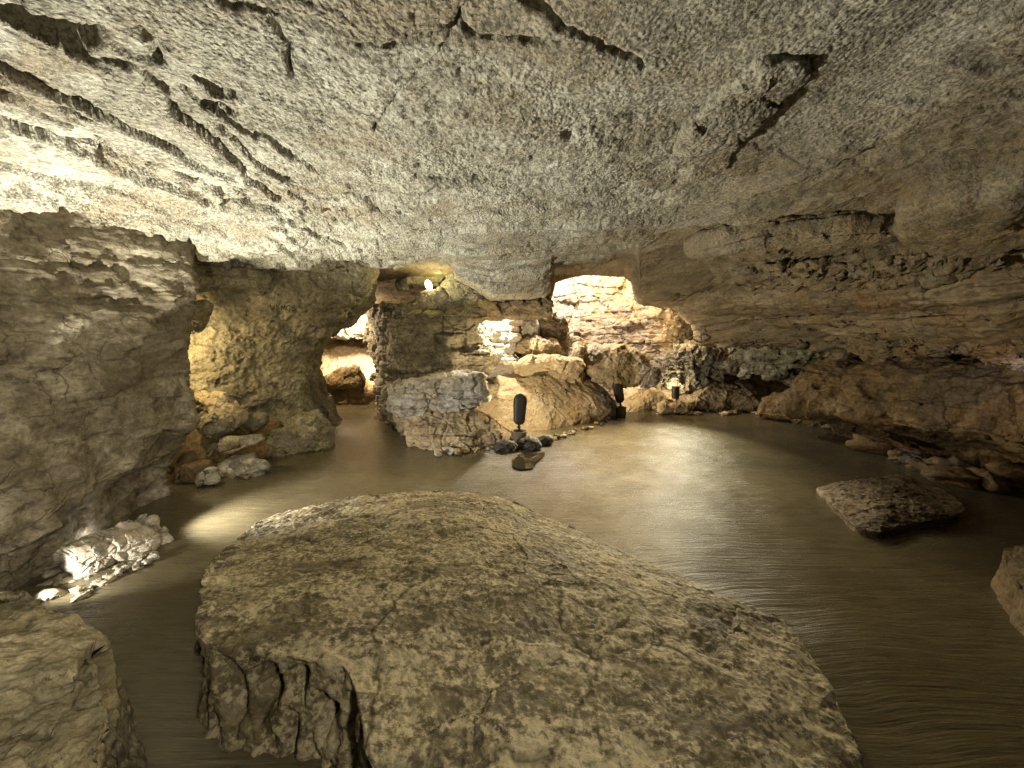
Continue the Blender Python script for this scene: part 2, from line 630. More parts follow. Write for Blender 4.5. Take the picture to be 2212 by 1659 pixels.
S_BOULD = [dict(fbm=[(1.6, .06, 3)], facet=[(2.8, .075)]),
           dict(fbm=[(8, .016, 4)], facet=[(8, .018)], ridge=[(12, .008, 2)]), dict(fbm=[(30, .004, 3)])]
S_TAN = [dict(fbm=[(1.3, .04, 3)], facet=[(2.2, .025)]), dict(fbm=[(7, .014, 4)], facet=[(8, .010)], ridge=[(14, .005, 2)]), dict(fbm=[(32, .003, 3)])]
S_RAG = [dict(fbm=[(1.8, .10, 3)], facet=[(3.2, .09)]), dict(facet=[(8, .035)], ridge=[(6, .02, 3)], fbm=[(8, .02, 4)]), dict(fbm=[(24, .006, 3)], facet=[(20, .010)])]
S_ALC = [dict(fbm=[(1.2, .07, 3)], strata=(5.5, .06, .5), facet=[(2.6, .08)], crack=.4), dict(facet=[(7, .03)], strata=(17, .010, .8), run=3., fbm=[(9, .014, 3)], ridge=[(8, .010, 3)])]
S_LEDGE = [dict(fbm=[(1.6, .05, 3)], strata=(7, .07, .35), run=1.6, facet=[(3.2, .05)], crack=.4), dict(facet=[(9, .018)], strata=(22, .014, .6), run=3, fbm=[(9, .010, 3)]), dict(fbm=[(30, .003, 3)])]
S_SMALL = [dict(fbm=[(4, .02, 3)], facet=[(5, .045)]), dict(fbm=[(22, .005, 3)], facet=[(18, .006)])]
S_SLAB = [dict(fbm=[(1.2, .02, 3)], facet=[(2.2, .010)]),
          dict(fbm=[(8, .009, 4)], ridge=[(9, .006, 3)], facet=[(6, .005)]),
          dict(fbm=[(40, .0025, 3)])]

# ------------------------------------------------------------------ floor
fan = lambda k, y, a, b: k * (a + b * y)


def floor_sheet():
    ys = np.concatenate([np.linspace(-5, .4, 30)[:-1], .4 * np.exp(np.linspace(0, math.log(13 / .4), 420))])
    ks = np.linspace(-1, 1, 420)
    X = ks[None] * (3.2 + .75 * np.maximum(ys, 0))[:, None]
    Y = np.repeat(ys[:, None], len(ks), 1)
    P = np.stack([X.ravel(), Y.ravel(), 0 * X.ravel()], 1)
    z = .018 * fbm(P * .5, 3) + .006 * fbm(P * 2.1, 3)
    z += .002 * fbm(P * np.array([2.5, 22, 1]) + 3, 3)
    P[:, 2] = z
    o = mk('floor', P, gridfaces(len(ks), len(ys)), None, M['floor'], origin=(0, 0, 0))
    tag(o, kind='structure')


floor_sheet()

# ------------------------------------------------------------------ ceiling
ZC = 2.35
YB = 7.3
edge_px = [(700, 600), (800, 592), (850, 598), (905, 582), (940, 572), (975, 585), (985, 615), (1060, 660), (1140, 668), (1172, 662), (1190, 640), (1197, 606),
           (1240, 594), (1300, 588), (1350, 589), (1368, 604), (1375, 652), (1390, 660), (1440, 664), (1500, 664), (1560, 664)]
E = np.array([at(a, b, YB) for a, b in edge_px])


def seg_dist(x, y, pl):
    d = np.full(len(x), 9.0)
    tt = np.zeros(len(x))
    n = len(pl) - 1
    for k in range(n):
        a, b = pl[k], pl[k + 1]
        ab = b - a
        t = np.clip(((x - a[0]) * ab[0] + (y - a[1]) * ab[1]) / (ab @ ab), 0, 1)
        dd = np.hypot(x - a[0] - t * ab[0], y - a[1] - t * ab[1])
        m = dd < d
        d[m] = dd[m]
        tt[m] = (k + t[m]) / n
    return d, tt


CRACKS = [([(1060, 0), (997, 40), (975, 87), (939, 142), (859, 218), (808, 291)], .011, .045),
          ([(975, 87), (1040, 106), (1150, 107), (1222, 95)], .012, .035),
          ([(1100, -20), (1124, 4), (1168, 33), (1230, 62), (1295, 82), (1346, 106), (1400, 150)], .013, .035),
          ([(700, 98), (804, 98), (891, 95), (968, 93)], .010, .03),
          ([(470, 0), (480, 25), (530, 35), (600, 33)], .014, .04),
          ([(139, 108), (208, 146), (271, 160)], .022, .07),
          ([(-20, 170), (0, 184), (45, 215), (104, 250), (160, 278), (215, 305), (243, 337)], .022, .08),
          ([(305, 69), (333, 104), (347, 160)], .020, .05),
          ([(486, 285), (555, 319), (607, 347), (660, 368), (690, 385)], .024, .07),
          ([(587, 62), (625, 115), (635, 160)], .014, .05),
          ([(76, 330), (140, 322), (220, 330), (290, 340), (347, 350)], .022, .05),
          ([(417, 440), (520, 447), (600, 455), (700, 462)], .05, .06),
          ([(20, 395), (80, 380), (180, 398), (240, 410)], .028, .05),
          ([(295, 399), (347, 417)], .04, .06),
          ([(795, 380), (850, 384)], .05, .05),
          ([(900, 385), (1000, 392), (1080, 400), (1150, 395)], .02, .03),
          ([(930, 470), (1000, 478), (1060, 474)], .06, .05),
          ([(760, 430), (820, 455), (870, 470)], .06, .06),
          ([(650, 500), (760, 512), (850, 520), (960, 515)], .07, .05)]
HOLES = [(113, 80, .10, .16), (22, 65, .08, .14), (455, 201, .045, .08), (498, 224, .04, .07), (475, 265, .05, .08), (200, 345, .05, .07), (305, 350, .05, .06)]


def prof_z(x, y):
    """ceiling height: a flat roof that meets the outline of the far openings"""
    zE = np.interp(x / np.maximum(y, .5) * YB, E[:, 0], E[:, 2], left=2.38, right=2.05)
    t = sstep(3.5, YB - .3, y)
    return ZC * (1 - t) + zE * t


XH = 1.25


def hk(y):
    return 1 - .38 * sstep(4.3, 7.4, y)


HP = np.array([(1.15, 2.37), (1.9, 2.30), (2.45, 2.20), (2.52, 2.31), (3.0, 2.22), (3.3, 2.08), (3.36, 2.16), (3.8, 2.02), (3.86, 2.10), (4.3, 1.93), (4.62, 1.74), (4.68, 1.82), (4.8, 1.62), (4.85, 1.42), (5.0, 1.34), (5.4, 1.36), (5.9, 1.4)])


def roof():
    ys = np.concatenate([np.linspace(-5, .35, 60)[:-1], .35 * np.exp(np.linspace(0, math.log(YB / .35), 500))])
    ks = np.linspace(0, 1, 760)
    xl = -(3.4 + .45 * np.maximum(ys, 0))
    X = xl[:, None] + (XH + .3 - xl)[:, None] * ks[None]
    Y = np.repeat(ys[:, None], len(ks), 1)
    x, y = X.ravel(), Y.ravel()
    z = prof_z(x, y)
    z = z - .06 * sstep(-1.9, -3.1, x) * (y < 4.2) + .10 * sstep(XH - .02, XH + .2, x)
    V = np.stack([x, y, z], 1)
    Q = gridfaces(len(ks), len(ys))[:, ::-1]
    P = V.copy()
    mk_ = .25 + .75 * sstep(-.35, .25, fbm(V * .9 + 60, 4))
    P = apply_disp(P, Q, None, S_CRUST[:1], 3.0)
    P = apply_disp(P, Q, None, S_CRUST[1:], 3.0, mk_)
    # bedding steps towards the back, cracks and pockets
    w = fbm(V * np.array([.5, 2.6, 1]) + 40, 4)
    w = fbm(np.stack([V[:, 0] * .45 - V[:, 1] * .1, V[:, 1] * 2.4 + V[:, 0] * .5, V[:, 2]], 1) + 40, 4)
    P[:, 2] += .06 * sstep(1.6, 3.6, y) * (sstep(.08, .14, w) + .6 * sstep(.4, .46, w) - .7 * sstep(-.3, -.24, w))
    w2 = fbm(V * np.array([2.3, .55, 1]) + 13, 4) + .25 * perlin(V * 7)
    P[:, 2] += sstep(-.7, -1.7, x) * (.055 * sstep(.05, .12, w2) + .045 * sstep(.38, .45, w2) - .04 * sstep(-.3, -.22, w2))
    warp = .04 * perlin(V * 4 + 2) + .022 * perlin(V * 13) + .010 * perlin(V * 34)
    for pl, wd, dp in CRACKS:
        q = np.array([onz(a, b, ZC)[:2] for a, b in pl])
        d, t = seg_dist(x + warp, y - warp, q)
        wd = wd * .75
        P[:, 2] += dp * np.exp(-(d / (wd * (1.0 + .6 * perlin(V * 6 + 8)))) ** 2) * (.6 + .7 * np.clip(perlin(V * 3 + 17) + .3, 0, 1))
    for a, b, r, dp in HOLES:
        q = onz(a, b, ZC)
        d = np.hypot((x - q[0]) * .8 + warp, (y - q[1]) * 1.25 - warp)
        P[:, 2] += dp * (1 - sstep(r * .6, r * 1.15, d + .03 * perlin(V * 9)))
    # turn the far rim up into the chimney over the alcove
    nu = len(ks)
    last = P[-nu:].copy()
    rows = []
    for k in range(1, 26):
        r = last.copy()
        r[:, 1] += .12 * math.sin(k / 25 * 1.5)
        r[:, 2] += 1.5 * (k / 25) ** 1.3
        rows.append(r)
    ext = np.vstack(rows)
    ext[:, 1] += .04 * fbm(ext * 5, 3)
    P2 = np.vstack([P, ext])
    Q2 = gridfaces(nu, len(ys) + 25)[:, ::-1]
    tag(mk('ceiling', P2, Q2, None, M['crust'], origin=(0, 0, ZC)), kind='structure')


roof()


LEDGES = [([(2260, 195), (2050, 250), (1900, 300), (1780, 345), (1660, 392), (1560, 430)], .05, .30),
          ([(2260, 322), (2100, 355), (1950, 395), (1800, 425), (1650, 452), (1500, 478), (1390, 505)], .09, .28),
          ([(2260, 430), (2130, 442), (2075, 468), (2040, 478)], .06, .10),
          ([(2260, 484), (2080, 492), (1960, 500), (1850, 512), (1740, 520), (1650, 530), (1575, 548), (1490, 566)], .17, .30),
          ([(2260, 520), (2120, 528), (2000, 540), (1880, 548), (1760, 558), (1660, 566)], .07, .12),
          ([(2260, 546), (2120, 560), (2000, 580), (1850, 592), (1700, 598), (1560, 602), (1440, 610)], .16, .32),
          ([(2260, 604), (2100, 622), (1960, 636), (1850, 644), (1740, 650), (1620, 654)], .12, .22),
          ([(2260, 668), (2100, 676), (1950, 684), (1840, 690)], .08, .14)]


def haunch_hit(a, b):
    d = ray(a, b)
    o = np.argsort(HP[:, 0])
    for t in np.linspace(.6, 10, 1200):
        q = np.array([0, 0, CAMZ]) + d * t
        k = hk(q[1])
        if q[2] >= np.interp(XH + (q[0] - XH) / k, HP[o, 0], HP[o, 1]):
            return q[:2]
    return None


def overhang():
    ys = np.concatenate([np.linspace(-5, .35, 50)[:-1], .35 * np.exp(np.linspace(0, math.log(7.42 / .35), 520))])
    nu = 560
    L = np.r_[0, np.cumsum(np.linalg.norm(np.diff(HP, axis=0), axis=1))]
    s = np.linspace(0, L[-1], nu)
    px, pz = np.interp(s, L, HP[:, 0]), np.interp(s, L, HP[:, 1])
    kk = hk(ys)[:, None]
    X = XH + (px - XH)[None] * kk
    Z = np.repeat(pz[None], len(ys), 0)
    Y = np.repeat(ys[:, None], nu, 1)
    x, y, z = X.ravel(), Y.ravel(), Z.ravel()
    a = sstep(.9, 0, (x - XH))
    near = sstep(4.9, 3.5, y)
    z = z + a * near * (prof_z(np.full_like(x, XH), y) - ZC)
    wE = sstep(3.3, 2.5, x) * (1 - near)
    z = z * (1 - wE) + wE * (prof_z(x, y) + (z - ZC) * (1 - sstep(4.5, 6.8, y)) * (1 - a))
    V = np.stack([x, y, z], 1)
    Q = gridfaces(nu, len(ys))[:, ::-1]
    m = sstep(-.1, .25, x - XH) * .85 + .15
    m2 = .35 + .65 * sstep(1.9, 3.0, x)
    st = [dict(fbm=[(.7, .07, 3)], strata=(4.6, .26, .25), dip=(.55, .02), run=.5),
          dict(strata=(14, .14, .40), dip=(.55, .0), run=.7, fbm=[(4, .03, 4)], pit=[(3.5, .07, .40)], facet=[(5, .03)]),
          dict(fbm=[(16, .007, 3)], ridge=[(9, .006, 3)], pop=[(26, .006)])]
    V = apply_disp(V, Q, None, [dict(fbm=[(.7, .07, 3)])], 3.0, m)
    # thin beds: contours that swing from the right wall across the roof, each bed standing proud of or behind the next
    n = normals(V, Q)
    xe = np.minimum(V[:, 0], 3.6) + .25 * np.maximum(V[:, 0] - 3.6, 0)
    ye = np.minimum(V[:, 1], 5.0) + .3 * np.maximum(V[:, 1] - 5.0, 0)
    sb = V[:, 2] + .40 * xe * .64 + .40 * ye * .77 * sstep(5.2, 3.4, V[:, 0]) + .035 * fbm(V * np.array([.9, .9, 1.5]) + 7, 4)
    d = 0
    for f, amp, gv, run in ((3.6, .030, .05, .4), (11.0, .022, .05, .7), (27.0, .010, .018, 1.4)):
        w = sb * f
        i = np.floor(w)
        t = w - i

        def off(i):
            k = (i.astype(int) * 7919 + int(f * 13)) % (N ** 3)
            return _r[k, 3].clip(-1.6, 1.6) + 1.2 * perlin(np.stack([V[:, 0] * run, V[:, 1] * run, i * 5.17 + .5], 1))
        e = sstep(.90, 1.0, t)
        d = d + amp * (off(i) * (1 - e) + off(i + 1) * e)
        gate = sstep(-.1, .35, perlin(np.stack([V[:, 0] * run * 1.3, V[:, 1] * run * 1.3, np.round(w) * 3.3 + .5], 1)))
        d = d - gv * gate * np.exp(-(np.minimum(t, 1 - t) / .10) ** 2)
    d = d * m * m2 * sstep(7.4, 6.6, V[:, 1]).clip(.25, 1)
    wob = .035 * perlin(V * 3 + 5) + .016 * perlin(V * 9 + 5) + .008 * perlin(V * 25)
    rad = np.hypot(V[:, 0], V[:, 1])
    for pl, dp, ln in LEDGES:
        q = [haunch_hit(a_, b_) for a_, b_ in pl]
        q = np.array([p for p in q if p is not None])
        if len(q) < 2:
            continue
        q = spline(q, 60)
        best = np.full(len(V), 9.0)
        sg = np.zeros(len(V))
        ends = np.zeros(len(V))
        for k in range(len(q) - 1):
            ab = q[k + 1] - q[k]
            t = np.clip(((V[:, 0] - q[k][0]) * ab[0] + (V[:, 1] - q[k][1]) * ab[1]) / (ab @ ab), 0, 1)
            hx, hy = q[k][0] + t * ab[0], q[k][1] + t * ab[1]
            dd = np.hypot(V[:, 0] - hx, V[:, 1] - hy)
            mm = dd < best
            best[mm] = dd[mm]
            sg[mm] = np.sign(rad - np.hypot(hx, hy))[mm]
            ends[mm] = ((k + t) / (len(q) - 1))[mm]
        sd = best * sg + wob
        g = (.7 + .5 * np.clip(perlin(np.stack([V[:, 0] * 1.4, V[:, 1] * 1.4, 0 * rad + dp * 90], 1)) + .4, 0, 1)) * sstep(1, .9, ends)
        d = d - dp * g * sstep(-.010, .010, sd) * (np.exp(-np.maximum(sd, 0) / ln) + .8 * np.exp(-(sd / .07) ** 2)) + dp * .55 * g * np.exp(-np.maximum(-sd, 0) / .22) * sstep(.010, -.010, sd)
    V = V + n * d[:, None]
    V = apply_disp(V, Q, None, [dict(fbm=[(4, .02, 4)], pit=[(3.5, .03, .5)], facet=[(5, .015)])], 3.0, m * m2)
    V = apply_disp(V, Q, None, st[2:], 3.0, m)
    warp = .02 * perlin(V * 5) + .008 * perlin(V * 17)
    for pl, wd, dp in (([(1765, 140), (1710, 189), (1677, 218), (1608, 276), (1582, 309), (1568, 355)], .03, .12),
                       ([(1905, 60), (1880, 20), (1890, -30)], .03, .08), ([(1830, 60), (1800, 110)], .035, .08),
                       ([(1720, 225), (1735, 250)], .015, .04)):
        q = np.array([onz(a_, b_, 2.30)[:2] for a_, b_ in pl])
        d, t = seg_dist(x + warp, y - warp, q)
        V[:, 2] += dp * np.exp(-(d / (wd * (.35 + np.sin(np.clip(t, .03, .97) * math.pi)))) ** 2)
    o = mk('rock_overhang', V, Q, None, M['crust'])
    global OVER
    OVER = o
    tag(o, 'long overhanging wall of thin brown rock layers sweeping down from the ceiling', 'rock wall', kind='thing')


overhang()

# beds that stand proud of the overhang, each following the wall behind it
BEDS = [('smooth pinkish bed jutting near the top right', [(1936, 440), (1942, 415), (1970, 396), (2030, 382), (2120, 362), (2280, 330), (2290, 470), (2120, 480), (2010, 484), (1960, 470)], .13, 'crust', 0, 4.),
        ('long thin bed', [(1480, 535), (1560, 508), (1700, 490), (1850, 480), (1950, 482), (1960, 494), (1860, 508), (1740, 518), (1620, 530), (1520, 548)], .10, 'crust', 1, 3.),
        ('broken flaky bed under a dark slot', [(1560, 562), (1640, 540), (1760, 529), (1880, 522), (2000, 510), (2120, 503), (2290, 500), (2290, 536), (2120, 548), (2000, 566), (1880, 580), (1740, 588), (1620, 590)], .13, 'crust', 2, 4.),
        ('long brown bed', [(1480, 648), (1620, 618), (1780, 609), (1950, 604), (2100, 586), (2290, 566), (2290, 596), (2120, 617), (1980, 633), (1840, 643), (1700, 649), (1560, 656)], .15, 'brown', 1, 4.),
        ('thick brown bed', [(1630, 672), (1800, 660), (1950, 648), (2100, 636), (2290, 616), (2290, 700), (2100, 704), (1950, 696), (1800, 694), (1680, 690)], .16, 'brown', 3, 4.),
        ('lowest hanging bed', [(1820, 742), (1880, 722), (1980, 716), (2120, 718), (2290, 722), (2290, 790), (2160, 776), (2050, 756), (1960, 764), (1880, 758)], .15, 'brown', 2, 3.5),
        ('flat grey plate with a dark open crack along its edge', [(1568, 358), (1584, 312), (1612, 276), (1680, 216), (1714, 188), (1760, 148), (1720, 120), (1640, 130), (1540, 210), (1450, 320), (1480, 380)], .055, 'crust', 0, 5.)]
S_BED = [[dict(fbm=[(2, .03, 3)], facet=[(3, .02)]), dict(fbm=[(9, .012, 4)], pop=[(26, .006)])],
         [dict(fbm=[(2, .04, 3)], strata=(14, .03, .4), run=.8), dict(fbm=[(9, .012, 4)], facet=[(9, .012)])],
         [dict(fbm=[(3, .05, 3)], strata=(17, .05, .5), run=1.4, facet=[(5, .05)]), dict(facet=[(12, .025)], ridge=[(9, .012, 3)], fbm=[(14, .01, 3)])],
         [dict(fbm=[(2, .05, 3)], strata=(9, .04, .4), run=.8, facet=[(4, .03)]), dict(fbm=[(9, .014, 4)], pit=[(5, .03, .4)])]]
for k, (lb, ol, T_, mt, sk, p_) in enumerate(BEDS):
    A, bb = [], []
    for a, b in spline(ol, 60, True):
        h = haunch_hit(a, b)
        if h is not None:
            A.append((1, a / 1000, b / 1000))
            bb.append(1 / h[1])
    cf = np.linalg.lstsq(np.array(A), np.array(bb), rcond=None)[0]
    near = {6: .99, 0: .945}.get(k, .92)
    df = lambda x, y, cf=cf, near=near: min(12., near / max(.08, cf[0] + cf[1] * x / 1000 + cf[2] * y / 1000))
    o = rock('rock_bed', lb, None, ol, 0, M[mt], S_BED[sk], T=T_ * (.6 if k == 6 else 1.45), nt=520, nr=60, p=p_, seed=60 + k * 2.3, Dfun=df)
    o.parent = OVER
    o.location = o.location - OVER.location

# lower right bank of ochre clay below the overhang
BP = np.array([(5.9, 1.28), (5.5, 1.26), (5.15, 1.16), (4.95, 1.02), (4.82, .8), (4.70, .55), (4.72, .42), (5.05, .34), (5.45, .26), (5.5, .1), (5.5, -.15)])


def bank():
    ys = np.concatenate([np.linspace(-4, 1.5, 20)[:-1], np.linspace(1.5, 6.75, 420)])
    nu = 240
    L = np.r_[0, np.cumsum(np.linalg.norm(np.diff(BP, axis=0), axis=1))]
    s = np.linspace(0, L[-1], nu)
    px, pz = np.interp(s, L, BP[:, 0]), np.interp(s, L, BP[:, 1])
    turn = np.maximum(ys - 5.4, 0) / 1.35
    X = px[None] - .55 * sstep(4.6, 5.9, ys)[:, None] * (px > 0)[None] + (1.9 * turn ** 3)[:, None]
    Y = np.repeat(ys[:, None], nu, 1)
    Z = np.repeat(pz[None], len(ys), 0)
    V = np.stack([X.ravel(), Y.ravel(), Z.ravel()], 1)
    Q = gridfaces(nu, len(ys))[:, ::-1]
    st = [dict(fbm=[(.9, .12, 3)], strata=(3.5, .05, .4), run=.7),
          dict(facet=[(4, .045)], fbm=[(5, .03, 4)], strata=(12, .014, .6)),
          dict(pop=[(16, .014)], fbm=[(22, .008, 3)])]
    V = apply_disp(V, Q, None, st, 21.0)
    tag(mk('rock_bank', V, Q, None, M['ochre']), 'reddish ochre clay bank undercut along its foot, below the layered overhang', 'rock wall', kind='thing')


bank()

# ------------------------------------------------------------------ left wall (pillar beside the lit rock pile)


def X(px, Y, z):
    t = Y * c7 - (z - CAMZ) * s7
    return (px - CX) / FPX * t


def lw(z, edge, face):
    """edge: sketch x of the far corner at this height, face: x of the long face"""
    yc = 3.45
    xe = X(edge, yc, z)
    return (z, [(-7, -4), (face - .25, -4), (face - .15, -1), (face - .02, 1.2), (face + .02, 2.2), ((face + xe) / 2 + .02, 2.9), (xe, yc - .12), (xe - .05, yc + .12), (xe - .5, yc + .35), (-5, 4.0), (-7, 4.0)])


loft('rock_wall', 'dark massive rock wall with a bulging face and rounded corner beside the lit rubble', 'rock wall',
     [lw(-.1, 345, -3.0), lw(.25, 352, -3.02), lw(.45, 385, -2.86), lw(.8, 396, -2.92), lw(1.1, 398, -2.98), lw(1.35, 400, -3.02), lw(1.62, 390, -3.05), lw(1.85, 398, -3.07), lw(2.1, 398, -3.08), lw(2.35, 394, -3.1), lw(2.7, 390, -3.3)],
     M['grey'], S_WALL, 900, 330, 5.0, kind='thing')

# second pillar with the carved letters


def p2(z, l, r, f=0.):
    yl, yr = 4.35 - f, 5.3 - f * .6
    xl, xr = X(l, yl, z), X(r, yr, z)
    return (z, [(xl - .35, yl + 1.2), (xl - .1, yl + .35), (xl, yl), (xl * .72 + xr * .28, yl * .72 + yr * .28 - .12), (xl * .4 + xr * .6, yl * .4 + yr * .6 - .12), (xr - .12, yr - .12), (xr, yr + .1), (xr - .12, yr + .5), (xr - .5, yr + 1.6), (xl, yr + 1.8)])


loft('rock_pillar', 'tan pitted rock pillar carved with faint letters, left of the passage', 'rock pillar',
     [p2(-.1, 385, 712, -.05), p2(.3, 385, 676, -.12), p2(.6, 375, 652, -.05), p2(.85, 380, 646), p2(1.1, 388, 652), p2(1.35, 385, 670), p2(1.6, 385, 700), p2(1.8, 390, 738), p2(2.0, 395, 778), p2(2.2, 400, 798), p2(2.6, 400, 812)],
     M['gold'], S_PILLAR, 620, 330, 9.0, kind='thing')

# ------------------------------------------------------------------ enclosing rock behind the openings
loft('cave_wall', 'dim brown rock wall closing the far end of the left passage', 'rock wall',
     [(-.2, [(-6.6, 3.5), (-6.6, 7), (-6.3, 10.5), (-4.8, 11.4), (-2.5, 11.2), (-.8, 10.6), (-.2, 9.2)]),
      (3.2, [(-6.2, 3.5), (-6.3, 7), (-6.0, 10.2), (-4.8, 11.0), (-2.5, 11.0), (-.9, 10.3), (-.4, 9.2)])],
     M['tan'], S_STRATA, 420, 120, 30., closed=False, kind='thing')


def tunnel_roof():
    xs, ys = np.linspace(-7, -.9, 200), np.linspace(3.9, 11.6, 220)
    XX, YY = np.meshgrid(xs, ys)
    V = np.stack([XX.ravel(), YY.ravel(), np.full(XX.size, 2.52)], 1)
    V[:, 2] -= .22 * sstep(5.8, 8.6, V[:, 1])
    Q = gridfaces(len(xs), len(ys))[:, ::-1]
    V = apply_disp(V, Q, None, S_CRUST, 50.)
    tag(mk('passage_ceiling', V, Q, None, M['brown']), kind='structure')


tunnel_roof()

loft('cave_wall', 'brightly lit layered rock wall at the back of the open alcove', 'rock wall',
     [(-.2, [(-1.4, 8.3), (-.3, 8.1), (.3, 8.35), (1.0, 8.75), (2.2, 8.85), (3.3, 8.45), (4.0, 8.6), (5.0, 9.2), (7.0, 9.2), (7.6, 6.0), (7.4, 2.0), (7.2, -4)]),
      (1.2, [(-1.4, 8.3), (-.3, 8.1), (.3, 8.35), (1.0, 8.8), (2.2, 8.8), (3.3, 8.35), (4.0, 8.6), (5.0, 9.0), (7.0, 9.0), (7.6, 6.0), (7.4, 2.0), (7.2, -4)]),
      (2.2, [(-1.4, 8.3), (-.3, 8.1), (.3, 8.4), (1.0, 8.9), (2.2, 8.8), (3.3, 8.2), (4.0, 8.4), (5.0, 8.8), (7.0, 8.8), (7.6, 6.0), (7.4, 2.0), (7.2, -4)]),
      (3.8, [(-1.4, 8.2), (-.3, 8.0), (.3, 8.2), (1.0, 8.5), (2.2, 8.4), (3.3, 8.0), (4.0, 8.2), (5.0, 8.6), (7.0, 8.6), (7.6, 6.0), (7.4, 2.0), (7.2, -4)])],
     M['alcove'], S_ALC, 1100, 330, 33., closed=False, kind='thing')


def chimney_top():
    xs, ys = np.linspace(-1.6, 7.8, 90), np.linspace(7.2, 9.6, 30)
    XX, YY = np.meshgrid(xs, ys)
    V = np.stack([XX.ravel(), YY.ravel(), np.full(XX.size, 3.62)], 1)
    Q = gridfaces(len(xs), len(ys))[:, ::-1]
    V = apply_disp(V, Q, None, [dict(fbm=[(1, .06, 4)])], 50.)
    tag(mk('alcove_ceiling', V, Q, None, M['pale']), kind='structure')


chimney_top()

# ------------------------------------------------------------------ centre block


def cb(z, fl, fr, d=0.):
    y0 = 5.95 - d
    a = (X(fl, y0, z), y0)
    b = (X(fr, 6.35 - d, z), 6.35 - d)
    bl = (X(800 if z < 1.2 else 790, 7.7, 1.5), 7.7)
    m = ((a[0] + b[0]) / 2, (a[1] + b[1]) / 2 - .06)
    return (z, [a, m, b, (b[0] + .1, 7.0), (.0, 7.6), (-.3, 8.3), (-2.2, 8.4), (bl[0], bl[1] + .2), bl, ((a[0] * .5 + bl[0] * .5), (a[1] + bl[1]) / 2)])


loft('rock_block', 'stacked square-edged rock block between the passage and the lit window gap', 'rock block',
     [cb(-.1, 868, 1090, .2), cb(.35, 846, 1075, .1), cb(.62, 842, 1060), cb(.72, 880, 1040, -.45), cb(.9, 880, 1040, -.4), cb(1.0, 866, 1060, 0), cb(1.25, 856, 1062, .05), cb(1.3, 852, 1050, -.03), cb(1.6, 856, 1040, .1), cb(1.85, 868, 1035, .05), cb(2.0, 890, 1030, -.15), cb(2.06, 910, 1030, -.3)],
     M['gold'], S_BLOCK, 620, 260, 12., kind='thing')

